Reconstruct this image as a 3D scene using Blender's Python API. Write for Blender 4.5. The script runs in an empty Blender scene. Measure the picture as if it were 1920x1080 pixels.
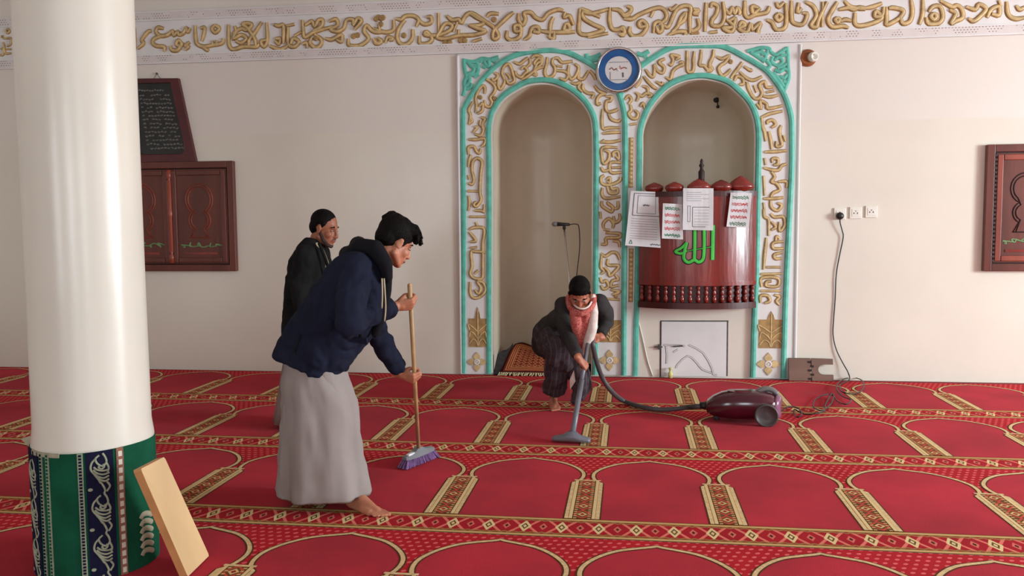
import bpy, bmesh, math, random
from mathutils import Vector, Matrix
from mathutils.geometry import tessellate_polygon
random.seed(7)
sc = bpy.context.scene
COL = sc.collection
PI = math.pi

# ------------------------------------------------------------------ camera
F, PITCH, ROLL, YAW, DIST, EYE = 1593.2, 0.0760, -0.0075, 0.1317, 8.5423, 1.55
_cy, _sy, _cp, _sp = math.cos(YAW), math.sin(YAW), math.cos(PITCH), math.sin(PITCH)
FWD = Vector((-_sy*_cp, _cy*_cp, -_sp)); _r = Vector((_cy, _sy, 0)); _u = _r.cross(FWD)
RT = _r*math.cos(ROLL)+_u*math.sin(ROLL); UP = _u*math.cos(ROLL)-_r*math.sin(ROLL)
CAMP = Vector((0, -DIST, EYE))
cd = bpy.data.cameras.new('camera'); cam = bpy.data.objects.new('camera', cd); COL.objects.link(cam)
cd.sensor_width = 36; cd.lens = 36*F/1920; cd.clip_start = 0.05; cd.clip_end = 100
cam.matrix_world = Matrix(((RT.x, UP.x, -FWD.x, CAMP.x), (RT.y, UP.y, -FWD.y, CAMP.y), (RT.z, UP.z, -FWD.z, CAMP.z), (0, 0, 0, 1)))
sc.camera = cam
# ------------------------------------------------------------------ world, light, exposure
w = bpy.data.worlds.new('world'); sc.world = w; w.use_nodes = True
w.node_tree.nodes['Background'].inputs[0].default_value = (0.72, 0.85, 1.0, 1)
w.node_tree.nodes['Background'].inputs[1].default_value = 1.0
sc.view_settings.view_transform = 'Standard'; sc.view_settings.look = 'None'
sc.view_settings.exposure = 0.08; sc.view_settings.gamma = 1.0; sc.view_settings.use_curve_mapping = False
def area(name, loc, direction, sx, sy, power, color):
    l = bpy.data.lights.new(name, 'AREA'); l.shape = 'RECTANGLE'; l.size = sx; l.size_y = sy
    l.energy = power; l.color = color
    o = bpy.data.objects.new(name, l); COL.objects.link(o); o.location = loc
    o.rotation_euler = Vector(direction).to_track_quat('-Z', 'Y').to_euler()
    return o
XL, XR, YB, ZC = -7.6, 8.6, -13.5, 4.35          # room extents
WIN_R = [(-4.0, 2.2), (-6.9, 1.6), (-10.0, 1.5)]   # centre y, width of the right wall windows
WIN_B = [(-4.6, 1.5), (-0.6, 1.5), (3.6, 1.5)]    # centre x, width of the rear windows
WZ0, WZ1 = 0.85, 3.0
for i, (y, wd) in enumerate(WIN_R):
    area('window_daylight', (XR+0.32, y, (WZ0+WZ1)/2), (-1, 0, -0.5), wd, WZ1-WZ0, (960, 170, 40)[i], (0.82, 0.95, 1.0))
for x, wd in WIN_B:
    area('window_daylight', (x, YB-0.32, (WZ0+WZ1)/2), (0, 1, -0.08), wd, WZ1-WZ0, 120, (0.84, 0.95, 1.0))

# ------------------------------------------------------------------ helpers
def lin(c):
    return tuple((x/12.92 if x <= 0.04045 else ((x+0.055)/1.055)**2.4) for x in (v/255 for v in c))+(1,)
def U(px, py, Y=0.0):
    """world point on the vertical plane y=Y seen at that place of the photograph"""
    d = FWD*F+RT*(px-960)+UP*(540-py); t = (Y+DIST)/d.y
    return CAMP+d*t
def G(px, py, Z=0.0):
    d = FWD*F+RT*(px-960)+UP*(540-py); t = (Z-EYE)/d.z
    return CAMP+d*t
def tag(o, label=None, cat=None, group=None, kind=None):
    if label: o['label'] = label
    if cat: o['category'] = cat
    if group: o['group'] = group
    if kind: o['kind'] = kind
    return o
def link(name, me, mat=None, parent=None, smooth=False):
    o = bpy.data.objects.new(name, me); COL.objects.link(o)
    if mat is not None:
        for m in (mat if isinstance(mat, (list, tuple)) else [mat]): me.materials.append(m)
    if smooth:
        me.polygons.foreach_set('use_smooth', [True]*len(me.polygons))
    if parent is not None:
        o.parent = parent
        if parent.type == 'EMPTY' and parent.parent is None: o.matrix_parent_inverse = parent.matrix_basis.inverted()
    me.update(); return o
def empty(name, loc, label, cat, group=None):
    o = bpy.data.objects.new(name, None); COL.objects.link(o); o.location = loc; o.empty_display_size = 0.1
    return tag(o, label, cat, group)
def B(name, bm, mat, parent=None, smooth=False, normals=True):
    if normals: bmesh.ops.recalc_face_normals(bm, faces=bm.faces)
    me = bpy.data.meshes.new(name); bm.to_mesh(me); bm.free()
    return link(name, me, mat, parent, smooth)
def box(bm, c, s, rot=None, mi=0, bevel=0):
    mt = Matrix.Translation(Vector(c)) @ (rot.to_4x4() if rot else Matrix.Identity(4)) @ Matrix.Diagonal((s[0], s[1], s[2], 1))
    r = bmesh.ops.create_cube(bm, size=1, matrix=mt)
    fs = set(f for v in r['verts'] for f in v.link_faces)
    for f in fs: f.material_index = mi
    if bevel:
        es = list(set(e for v in r['verts'] for e in v.link_edges))
        bmesh.ops.bevel(bm, geom=es, offset=bevel, segments=2, affect='EDGES', profile=0.5)
def frame_for(d):
    d = d.normalized(); a = Vector((0, 0, 1)) if abs(d.z) < 0.9 else Vector((0, 1, 0))
    x = a.cross(d).normalized(); return x, d.cross(x)
def crom(pts, n=6, closed=False):
    P = [Vector(p) for p in pts]
    if len(P) < 3 and not closed: return P
    out = []; N = len(P); rng = N if closed else N-1
    for i in range(rng):
        p1, p2 = P[i], P[(i+1) % N]
        p0 = P[(i-1) % N] if (closed or i > 0) else p1*2-p2
        p3 = P[(i+2) % N] if (closed or i+2 < N) else p2*2-p1
        for k in range(n):
            t = k/n
            out.append(0.5*((2*p1)+(p2-p0)*t+(2*p0-5*p1+4*p2-p3)*t*t+(3*p1-p0-3*p2+p3)*t*t*t))
    if not closed: out.append(P[-1])
    return out
def tube(bm, pts, r, seg=8, cap=True, mi=0, flat=None):
    P = [Vector(p) for p in pts]; R = r if isinstance(r, (list, tuple)) else [r]*len(P)
    rings = []; px = None
    for i, p in enumerate(P):
        d = (P[min(i+1, len(P)-1)]-P[max(i-1, 0)])
        if d.length < 1e-9: d = Vector((0, 0, 1))
        d.normalize()
        if px is None: x, y = frame_for(d)
        else:
            x = px-d*px.dot(d)
            x = x.normalized() if x.length > 1e-6 else frame_for(d)[0]
            y = d.cross(x)
        px = x
        ring = []
        for k in range(seg):
            a = 2*PI*k/seg; ring.append(bm.verts.new(p+x*math.cos(a)*R[i]+y*math.sin(a)*R[i]))
        rings.append(ring)
    for a, b in zip(rings, rings[1:]):
        for k in range(seg):
            f = bm.faces.new((a[k], a[(k+1) % seg], b[(k+1) % seg], b[k])); f.material_index = mi
    if cap:
        f = bm.faces.new(rings[0][::-1]); f.material_index = mi
        f = bm.faces.new(rings[-1]); f.material_index = mi
def loft(bm, rings, cap=True, closed=True, mi=0):
    rs = [[bm.verts.new(p) for p in r] for r in rings]
    n = len(rs[0])
    for a, b in zip(rs, rs[1:]):
        for k in range(n if closed else n-1):
            f = bm.faces.new((a[k], a[(k+1) % n], b[(k+1) % n], b[k])); f.material_index = mi
    if cap: bm.faces.new(rs[0][::-1]).material_index = mi; bm.faces.new(rs[-1]).material_index = mi
    return rs
def lathe(bm, prof, c=(0, 0, 0), rot=None, seg=20, mi=0, cap=True):
    """prof: list of (radius, height)"""
    c = Vector(c); R = rot or Matrix.Identity(3)
    rings = [[c+R @ Vector((r*math.cos(2*PI*k/seg), r*math.sin(2*PI*k/seg), h)) for k in range(seg)] for r, h in prof]
    return loft(bm, rings, cap, True, mi)
def ell(bm, c, r, rot=None, seg=14, rings=9):
    m = Matrix.Translation(Vector(c)) @ (rot.to_4x4() if rot else Matrix.Identity(4)) @ Matrix.Diagonal((r[0], r[1], r[2], 1))
    bmesh.ops.create_uvsphere(bm, u_segments=seg, v_segments=rings, radius=1, matrix=m)
def caps(bm, pts, rad, seg=12):
    """rounded chain of tapered capsules (used before a voxel remesh)"""
    P = [Vector(p) for p in pts]
    for a, b, ra, rb in zip(P, P[1:], rad, rad[1:]):
        tube(bm, [a, b], [ra, rb], seg)
    for p, r in zip(P, rad): ell(bm, p, (r, r, r), None, seg, 8)
def remesh(bm, voxel, smooth=3, factor=0.5, disp=None):
    me = bpy.data.meshes.new('tmp'); bm.to_mesh(me); bm.free()
    o = bpy.data.objects.new('tmp', me); COL.objects.link(o)
    m = o.modifiers.new('r', 'REMESH'); m.mode = 'VOXEL'; m.voxel_size = voxel
    if smooth:
        s = o.modifiers.new('s', 'SMOOTH'); s.iterations = smooth; s.factor = factor
    dg = bpy.context.evaluated_depsgraph_get(); out = bpy.data.meshes.new_from_object(o.evaluated_get(dg))
    bpy.data.objects.remove(o); bpy.data.meshes.remove(me)
    return out
def ribbon(bm, pts, wd, h, nrm, off=0.0, mi_side=0, mi_top=1, bevel=0.55, mapf=None, closed=False):
    """raised stroke lying on a surface: pts (u,v) mapped by mapf(u,v,d)"""
    P = [Vector((p[0], p[1], 0)) for p in pts]; rows = []; N = len(P)
    Wd = wd if isinstance(wd, (list, tuple)) else [wd]*N
    for i, p in enumerate(P):
        a = P[(i-1) % N] if (closed or i > 0) else p
        b = P[(i+1) % N] if (closed or i < N-1) else p
        d = b-a; d = d.normalized() if d.length > 1e-9 else Vector((1, 0, 0))
        n = Vector((-d.y, d.x, 0)); ww = Wd[i]
        hi = h*(1+.012*i)
        rows.append([bm.verts.new(mapf(*(p+n*s*ww).xy, off+hh)) for s, hh in ((-.5, 0), (-.5*bevel, hi*.78), (0, hi), (.5*bevel, hi*.78), (.5, 0))])
    for i in range(N if closed else N-1):
        a, b = rows[i], rows[(i+1) % N]
        for k in range(4):
            bm.faces.new((a[k], a[k+1], b[k+1], b[k])).material_index = mi_top if k in (1, 2) else mi_side
    if not closed:
        bm.faces.new(rows[0]).material_index = mi_side; bm.faces.new(rows[-1][::-1]).material_index = mi_side
def prism(bm, poly, d0, d1, mapf, mi=0, mi_side=None, holes=()):
    """polygon (u,v) with holes extruded from depth d0 (back) to d1 (front)"""
    loops = [[Vector((p[0], p[1], 0)) for p in l] for l in [poly]+list(holes)]
    flat = [p for l in loops for p in l]
    fr = [bm.verts.new(mapf(p.x, p.y, d1)) for p in flat]
    for t in tessellate_polygon(loops): 
        try: bm.faces.new([fr[i] for i in t]).material_index = mi
        except ValueError: pass
    if d0 is not None:
        bk = [bm.verts.new(mapf(p.x, p.y, d0)) for p in flat]; s = 0
        for l in loops:
            n = len(l)
            for k in range(n):
                a, b = s+k, s+(k+1) % n
                bm.faces.new((fr[a], fr[b], bk[b], bk[a])).material_index = mi if mi_side is None else mi_side
            s += n
def wall_map(u, v, d): return Vector((u, -d, v))
def wp(px, py, Y=0.0):
    p = U(px, py, Y); return (p.x, p.z)

# ------------------------------------------------------------------ materials
class N:
    """tiny expression wrapper over math nodes"""
    nt = None
    def __init__(s, sock): s.s = sock
    @staticmethod
    def op(o, *a):
        n = N.nt.nodes.new('ShaderNodeMath'); n.operation = o
        for i, x in enumerate(a):
            if isinstance(x, N): N.nt.links.new(x.s, n.inputs[i])
            else: n.inputs[i].default_value = x
        return N(n.outputs[0])
    def __add__(s, o): return N.op('ADD', s, o)
    def __radd__(s, o): return N.op('ADD', o, s)
    def __sub__(s, o): return N.op('SUBTRACT', s, o)
    def __rsub__(s, o): return N.op('SUBTRACT', o, s)
    def __mul__(s, o): return N.op('MULTIPLY', s, o)
    def __rmul__(s, o): return N.op('MULTIPLY', o, s)
    def __truediv__(s, o): return N.op('DIVIDE', s, o)
    def frac(s): return N.op('FRACT', s)
    def floor(s): return N.op('FLOOR', s)
    def abs(s): return N.op('ABSOLUTE', s)
    def lt(s, o): return N.op('LESS_THAN', s, o)
    def gt(s, o): return N.op('GREATER_THAN', s, o)
    def sqrt(s): return N.op('SQRT', s)
    def mod(s, o): return N.op('FLOORED_MODULO', s, o)
def mixc(nt, fac, a, b):
    n = nt.nodes.new('ShaderNodeMix'); n.data_type = 'RGBA'
    if isinstance(fac, N): nt.links.new(fac.s, n.inputs[0])
    elif hasattr(fac, 'links'): nt.links.new(fac, n.inputs[0])
    else: n.inputs[0].default_value = fac
    for x, i in ((a, 6), (b, 7)):
        if isinstance(x, tuple): n.inputs[i].default_value = x
        else: nt.links.new(x, n.inputs[i])
    return n.outputs[2]
def mat(name, color, rough=0.6, var=0.06, scale=6.0, bump=0.0, bscale=60.0, metal=0.0, spec=0.5, color2=None, coat=0, sheen=0, stretch=None, pattern=None, bdist=0.01, objc=True):
    m = bpy.data.materials.new(name); m.use_nodes = True; nt = m.node_tree
    b = nt.nodes['Principled BSDF']; b.inputs['Roughness'].default_value = rough; b.inputs['Metallic'].default_value = metal
    b.inputs['Specular IOR Level'].default_value = spec
    if coat: b.inputs['Coat Weight'].default_value = coat; b.inputs['Coat Roughness'].default_value = 0.15
    if sheen: b.inputs['Sheen Weight'].default_value = sheen
    c = lin(color) if max(color) > 1 else tuple(color)+(1,)
    tc = nt.nodes.new('ShaderNodeTexCoord'); src = tc.outputs['Object']
    if stretch:
        mp = nt.nodes.new('ShaderNodeMapping'); mp.inputs['Scale'].default_value = stretch
        nt.links.new(src, mp.inputs[0]); src = mp.outputs[0]
    nz = nt.nodes.new('ShaderNodeTexNoise'); nz.inputs['Scale'].default_value = scale; nz.inputs['Detail'].default_value = 4
    nt.links.new(src, nz.inputs['Vector'])
    c2 = lin(color2) if color2 else tuple(max(0, v*(1-var*2.2)) for v in c[:3])+(1,)
    c1 = c if color2 else tuple(min(1, v*(1+var)) for v in c[:3])+(1,)
    rp = nt.nodes.new('ShaderNodeValToRGB'); rp.color_ramp.elements[0].position = 0.32; rp.color_ramp.elements[1].position = 0.68
    rp.color_ramp.elements[0].color = c2; rp.color_ramp.elements[1].color = c1
    nt.links.new(nz.outputs[0], rp.inputs[0]); outc = rp.outputs[0]
    if pattern:
        N.nt = nt; outc = pattern(nt, tc, outc)
    nt.links.new(outc, b.inputs['Base Color'])
    if bump:
        n2 = nt.nodes.new('ShaderNodeTexNoise'); n2.inputs['Scale'].default_value = bscale; n2.inputs['Detail'].default_value = 3
        nt.links.new(src, n2.inputs['Vector'])
        bp = nt.nodes.new('ShaderNodeBump'); bp.inputs['Strength'].default_value = bump; bp.inputs['Distance'].default_value = bdist
        nt.links.new(n2.outputs[0], bp.inputs['Height']); nt.links.new(bp.outputs[0], b.inputs['Normal'])
    return m
def sep(nt, sock):
    s = nt.nodes.new('ShaderNodeSeparateXYZ'); nt.links.new(sock, s.inputs[0]); return N(s.outputs[0]), N(s.outputs[1]), N(s.outputs[2])

# wall: gloss paint below a dado line, matt above
def wall_pattern(nt, tc, c):
    x, y, z = sep(nt, tc.outputs['Object'])
    f = z.gt(2.50)
    b = nt.nodes['Principled BSDF']
    nt.links.new((f*0.25+0.30).s, b.inputs['Roughness'])
    return mixc(nt, f, c, lin((225, 216, 206)))
M = {}
M['wall'] = mat('wall paint', (226, 217, 203), 0.3, 0.02, 1.2, 0.12, 4.0, bdist=0.02, pattern=wall_pattern)
M['white'] = mat('white plaster', (228, 224, 222), 0.6, 0.03, 3, 0.15, 30, bdist=0.004)
M['ceil'] = mat('ceiling paint', (225, 221, 214), 0.8, 0.02)
M['niche'] = mat('niche paint', (218, 204, 182), 0.3, 0.03, 2, 0.15, 5, bdist=0.01)
M['teal'] = mat('teal paint', (98, 190, 170), 0.5, 0.10, 14, 0.15, 60, bdist=0.003)
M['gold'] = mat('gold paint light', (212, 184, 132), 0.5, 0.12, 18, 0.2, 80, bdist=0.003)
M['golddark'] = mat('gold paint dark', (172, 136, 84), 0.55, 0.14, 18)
M['underlay'] = mat('carpet underlay', (120, 24, 30), 0.95, 0.08)
CR = (184, 36, 52)
M['field'] = mat('carpet field red', CR, 0.95, 0.11, 1.8, 0.5, 420, sheen=0.035, bdist=0.004, spec=0.1)
M['cream'] = mat('carpet cream yarn', (224, 192, 142), 0.95, 0.1, 60, 0.4, 400, spec=0.1, bdist=0.003)
M['olive'] = mat('carpet dark outline yarn', (92, 58, 34), 0.95, 0.1, 60, spec=0.1)
def uvs(nt):
    n = nt.nodes.new('ShaderNodeUVMap'); x, y, z = sep(nt, n.outputs[0]); return x, y
def dots_pattern(nt, tc, c):
    u, v = uvs(nt)
    a = u*17.0; r = v*30.0; row = r.floor(); a2 = (a+row*0.5).frac()-0.5; b2 = r.frac()-0.5
    d = (a2*a2+b2*b2*1.4+a2*b2*0.8).sqrt()
    return mixc(nt, d.lt(0.25), c, lin((222, 106, 104)))
M['dots'] = mat('carpet dotted red', (184, 34, 44), 0.95, 0.07, 3, 0.4, 400, pattern=dots_pattern, spec=0.1, bdist=0.003)
def band_pattern(nt, tc, c):
    u, v = uvs(nt)
    a = (u*4.0).frac()-0.5; bv = (v/0.18)*2.0-1.0; av = bv.abs(); ab = a.abs()
    d = ab*3.4+av
    x = mixc(nt, (ab*1.5-av*0.62-0.14).abs().lt(0.075), c, lin((224, 120, 104)))
    e = (0.5-ab); d2 = e*3.2+av
    x = mixc(nt, d2.lt(0.36), x, lin((210, 110, 96))); x = mixc(nt, d2.lt(0.16), x, lin((70, 40, 26)))
    x = mixc(nt, d.lt(0.62), x, lin((226, 200, 146))); x = mixc(nt, d.lt(0.34), x, lin((110, 78, 44)))
    x = mixc(nt, d.lt(0.17), x, lin((226, 200, 146)))
    zig = (u*16.0).frac()-0.5
    x = mixc(nt, (av+zig.abs()*0.2-0.70).abs().lt(0.05), x, lin((150, 120, 66)))
    x = mixc(nt, av.gt(0.74), x, lin((120, 96, 52))); x = mixc(nt, av.gt(0.79), x, lin((206, 170, 112)))
    x = mixc(nt, av.gt(0.94), x, lin((150, 120, 66)))
    return x
M['band'] = mat('carpet border band', (170, 32, 42), 0.95, 0.06, 3, 0.4, 400, pattern=band_pattern, spec=0.1, bdist=0.003)
def stripe_pattern(nt, tc, c):
    u, v = uvs(nt)
    s = (u-(u+0.5).floor())/0.092; av = s.abs()
    a = (v*11.0).frac()-0.5; d = a.abs()*1.6+av
    x = mixc(nt, (d-0.72).abs().lt(0.10), c, lin((202, 76, 62)))
    x = mixc(nt, d.lt(0.40), x, lin((214, 176, 120))); x = mixc(nt, d.lt(0.2), x, lin((150, 40, 40)))
    x = mixc(nt, ((v*44.0).frac()).gt(0.62)*av.gt(0.42), x, lin((206, 170, 112)))
    x = mixc(nt, av.gt(0.66), x, lin((84, 58, 32))); x = mixc(nt, av.gt(0.74), x, lin((226, 196, 142)))
    return x
M['stripe'] = mat('carpet column stripe', (112, 72, 42), 0.95, 0.06, 3, 0.4, 400, pattern=stripe_pattern, spec=0.1, bdist=0.003)
M['pillar'] = mat('pillar gloss paint', (230, 222, 208), 0.26, 0.02, 1.5, 0.1, 5, bdist=0.01)
M['wood'] = mat('dark carved wood', (104, 48, 36), 0.32, 0.16, 5, 0.2, 30, stretch=(1, 1, .15), bdist=0.004)
M['wood2'] = mat('carved wood lighter', (150, 66, 46), 0.34, 0.16, 5, 0.2, 30, stretch=(1, 1, .15), bdist=0.004)
M['pulpit'] = mat('pulpit gloss paint', (132, 40, 32), 0.25, 0.18, 4, 0.3, 12, stretch=(1.5, 1.5, .3), coat=0.3, bdist=0.01)
M['pulpitdark'] = mat('pulpit dark', (70, 18, 16), 0.35, 0.1)
M['groove'] = mat('dark groove', (40, 16, 14), 0.6, 0.1)
M['crack'] = mat('grey gap', (92, 84, 80), 0.9, 0.15, 20)
M['greenpaint'] = mat('bright green paint', (70, 200, 70), 0.45, 0.08, 10)
M['greenletter'] = mat('muted green paint', (110, 150, 96), 0.5, 0.12, 30)
M['paper'] = mat('paper', (226, 224, 226), 0.7, 0.03, 10)
M['ink'] = mat('ink grey', (90, 92, 98), 0.8, 0.1)
M['inkgreen'] = mat('ink green', (70, 130, 96), 0.8, 0.1)
M['inkred'] = mat('ink red', (206, 84, 86), 0.8, 0.1)
M['black'] = mat('black plastic', (24, 22, 23), 0.4, 0.1)
M['steel'] = mat('chrome', (205, 203, 200), 0.22, 0.03, metal=1.0)
M['tablet'] = mat('black tablet gloss', (34, 36, 36), 0.25, 0.15, 6)
M['tabframe'] = mat('maroon frame', (84, 28, 34), 0.3, 0.12, 6)
M['tabtext'] = mat('grey lettering', (112, 112, 104), 0.6, 0.2, 40)
M['blue'] = mat('clock blue', (10, 82, 146), 0.35, 0.12, 12)
M['dial'] = mat('clock dial', (212, 208, 206), 0.4, 0.02)
M['plate'] = mat('socket plastic', (232, 226, 214), 0.4, 0.02)
M['oak'] = mat('pale board wood', (214, 178, 130), 0.6, 0.08, 3, 0.1, 40, stretch=(1, 1, .2), bdist=0.002)
M['oakedge'] = mat('board edge wood', (204, 146, 92), 0.6, 0.08)
M['standwood'] = mat('book stand wood', (116, 84, 70), 0.55, 0.12, 6, stretch=(.3, 1, 1))
M['broomwood'] = mat('broom handle wood', (190, 150, 104), 0.5, 0.1, 8)
M['broomgrey'] = mat('broom grey plastic', (120, 124, 128), 0.4, 0.06)
M['bristle'] = mat('purple bristles', (120, 84, 136), 0.7, 0.2, 30)
M['vac'] = mat('maroon vacuum plastic', (74, 18, 34), 0.16, 0.08, 5, coat=0.4)
M['vacgrey'] = mat('vacuum grey plastic', (120, 116, 116), 0.3, 0.06)
M['vacwheel'] = mat('vacuum dark wheel', (70, 62, 62), 0.45, 0.08)
M['vacpink'] = mat('vacuum mauve highlight trim', (136, 84, 112), 0.25, 0.1)
M['hose'] = mat('grey hose', (78, 74, 76), 0.4, 0.06)
M['tubegrey'] = mat('wand grey plastic', (112, 112, 122), 0.35, 0.06)
M['skinA'] = mat('skin tan', (188, 122, 92), 0.5, 0.06, 20)
M['skinB'] = mat('skin brown', (160, 98, 72), 0.5, 0.06, 20)
M['skinC'] = mat('skin warm brown', (176, 106, 80), 0.5, 0.06, 20)
M['hair'] = mat('black hair', (17, 12, 11), 0.7, 0.25, 60, 0.6, 120, bdist=0.006, spec=0.12)
M['beard'] = mat('dark stubble', (58, 36, 28), 0.8, 0.25, 60)
M['jacketA'] = mat('navy blazer cloth', (32, 35, 52), 0.9, 0.10, 5, 0.25, 300, bdist=0.003, spec=0.1)
M['jacketB'] = mat('charcoal blazer cloth', (30, 30, 30), 0.9, 0.12, 5, spec=0.1)
M['jacketC'] = mat('dark grey blazer cloth', (60, 57, 57), 0.9, 0.12, 5, spec=0.1)
M['hood'] = mat('black hoodie cloth', (20, 20, 26), 0.9, 0.12, spec=0.2)
M['skirtA'] = mat('pale grey robe cloth', (152, 141, 137), 0.85, 0.04, 3, spec=0.2)
M['robeB'] = mat('grey pink robe cloth', (140, 120, 116), 0.85, 0.06, 3, spec=0.2)
M['shirtB'] = mat('beige shirt cloth', (176, 160, 132), 0.85, 0.06, 3)
M['cord'] = mat('beige cord', (196, 180, 150), 0.8, 0.05)
def sarong_pattern(nt, tc, c):
    x, y, z = sep(nt, tc.outputs['Object'])
    a = ((x+y*0.4)*26.0).frac(); b = (z*18.0).frac()
    c = mixc(nt, a.lt(0.16), c, lin((84, 76, 84)))
    return mixc(nt, b.lt(0.12), c, lin((74, 60, 66)))
M['sarong'] = mat('dark striped sarong', (66, 54, 58), 0.85, 0.12, 6, pattern=sarong_pattern, spec=0.2)
M['scarfred'] = mat('red checked scarf', (168, 48, 42), 0.9, 0.1, 70, color2=(206, 126, 116))
M['scarfwhite'] = mat('white scarf', (236, 226, 216), 0.9, 0.05, 30, color2=(222, 196, 188))
M['eyewhite'] = mat('eye white', (170, 150, 138), 0.3, 0.02)
M['lip'] = mat('lips', (146, 80, 70), 0.5, 0.05)
def green_pattern(nt, tc, c): return c
M['green'] = mat('green carpet pile', (20, 84, 60), 0.92, 0.12, 6, 0.4, 300, spec=0.15, bdist=0.003)
M['navy'] = mat('navy carpet pile', (28, 28, 52), 0.95, 0.1, 40, spec=0.1)
M['silveryarn'] = mat('grey green yarn', (158, 162, 138), 0.9, 0.1, 60)
M['beadyarn'] = mat('copper yarn', (146, 96, 78), 0.9, 0.1, 60)
M['beadwhite'] = mat('white yarn bead', (216, 206, 190), 0.9, 0.05)
M['backing'] = mat('carpet backing', (172, 164, 140), 0.95, 0.08, 20)
def rug_pattern(nt, tc, c):
    u, v = uvs(nt)
    e = N.op('MINIMUM', N.op('MINIMUM', u, 1.0-u), N.op('MINIMUM', v, 1.0-v))
    x = mixc(nt, ((e*26.0).frac()).lt(0.35), c, lin((190, 140, 84)))
    x = mixc(nt, e.lt(0.05), x, lin((70, 22, 24)))
    m = (((u*9.0).frac()-0.5).abs()+((v*12.0).frac()-0.5).abs())
    x2 = mixc(nt, (m-0.4).abs().lt(0.09), lin((120, 40, 36)), lin((184, 132, 80)))
    return mixc(nt, e.gt(0.17), x, x2)
M['rug'] = mat('patterned prayer rug', (132, 44, 40), 0.95, 0.1, 8, pattern=rug_pattern, spec=0.1)
M['ruggrey'] = mat('dark grey rug', (72, 72, 80), 0.95, 0.12, 20)
M['fringe'] = mat('cream fringe', (206, 190, 150), 0.95, 0.1, 60)
M['copper'] = mat('copper brown', (150, 84, 40), 0.35, 0.15, 10)
M['frame'] = mat('window frame paint', (222, 218, 210), 0.5, 0.02)
M['yellow'] = mat('yellow plastic', (210, 204, 130), 0.5, 0.05)
M['stucco'] = None
def stucco_hole_shade(nt, tc, c):
    x, y, z = sep(nt, tc.outputs['Object'])
    a = (x*34.0); b = z*44.0; ra = (a+b.floor()*0.5).frac()-0.5; rb = b.frac()-0.5
    d = (ra*ra+rb*rb).sqrt()
    n = nt.nodes.new('ShaderNodeTexNoise'); n.inputs['Scale'].default_value = 7.0; nt.links.new(tc.outputs['Object'], n.inputs['Vector'])
    return mixc(nt, d.lt(0.20)*N(n.outputs[0]).gt(0.50), c, lin((128, 112, 108)))  # no real holes: their shade is painted as darker dots
M['stucco'] = mat('stucco with painted hole shade', (222, 212, 208), 0.7, 0.03, 5, 0.5, 70, pattern=stucco_hole_shade, bdist=0.006)
g = bpy.data.materials.new('window pane'); g.use_nodes = True; nt = g.node_tree; nt.nodes.clear()
o_ = nt.nodes.new('ShaderNodeOutputMaterial'); mx = nt.nodes.new('ShaderNodeMixShader'); tr = nt.nodes.new('ShaderNodeBsdfTransparent'); gl = nt.nodes.new('ShaderNodeBsdfGlossy')
gl.inputs['Roughness'].default_value = 0.05; mx.inputs[0].default_value = 0.06
nt.links.new(tr.outputs[0], mx.inputs[1]); nt.links.new(gl.outputs[0], mx.inputs[2]); nt.links.new(mx.outputs[0], o_.inputs[0]); M['glass'] = g

# ------------------------------------------------------------------ traced outlines (pixels of the photograph -> wall plane)
def W(pts, Y=0.0): return [wp(x, y, Y) for x, y in pts]
OUT_L = [(869, 699), (869, 560), (870, 420), (869, 300), (869, 215), (872, 200), (885, 177), (904, 150.5), (930.5, 124), (957, 108), (984, 99.5), (1011, 96), (1038, 95), (1065, 99.5), (1092, 111.6), (1114, 125), (1136, 142), (1154, 163), (1165, 190), (1171, 220), (1172, 260), (1172, 338), (1171, 450), (1170, 580), (1169.5, 703)]
IN_L = [(917, 700), (917, 560), (917.5, 420), (917, 300), (916, 250), (920, 218), (930, 197), (944.5, 179), (967, 164), (986, 154.5), (1003, 151), (1020, 150), (1037, 152), (1053, 157.5), (1070, 166), (1088, 180), (1102, 196), (1113, 217), (1117, 240), (1118, 280), (1118, 340), (1117, 520), (1116, 702)]
OUT_R = [(1163, 182), (1168, 165), (1180, 145), (1205, 122), (1227, 107), (1247, 95), (1267, 88), (1290, 86), (1310, 86), (1337, 86), (1353, 87.5), (1373, 95), (1395, 107), (1413, 117), (1437, 133), (1453, 152), (1467, 173), (1477, 197), (1483, 222), (1484, 247), (1484, 311), (1480, 396), (1474, 520), (1471, 598), (1468, 708)]
IN_R = [(1191, 704), (1193, 600), (1196, 450), (1198, 350), (1199, 285), (1200, 245), (1211, 210), (1227, 185), (1251, 161), (1281, 147), (1310, 142), (1335, 144), (1364, 153), (1388, 172), (1407, 194), (1418, 220), (1422, 247), (1422, 285), (1420, 396), (1417.6, 520), (1414, 598), (1411, 707)]
def xz(pts, n=4): return [(p.x, p.y) for p in crom([(a, b, 0) for a, b in W(pts)], n)]
def offset_poly(pts, d):
    out = []
    for i, p in enumerate(pts):
        a = Vector(pts[max(i-1, 0)]); b = Vector(pts[min(i+1, len(pts)-1)]); t = (b-a).normalized()
        out.append((p[0]+t.y*d, p[1]-t.x*d))
    return out
hole1 = offset_poly(xz(IN_L), 0.043); hole2 = offset_poly(xz(IN_R), 0.038)
hole1 = [p for p in hole1 if p[1] > 0.02]; hole1 = [(hole1[0][0], 0.0)]+hole1+[(hole1[-1][0], 0.0)]
PULP_Z = 0.74
h2 = [p for p in hole2 if p[1] > PULP_Z+0.02]; h2 = [(h2[0][0], PULP_Z)]+h2+[(h2[-1][0], PULP_Z)]

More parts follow.
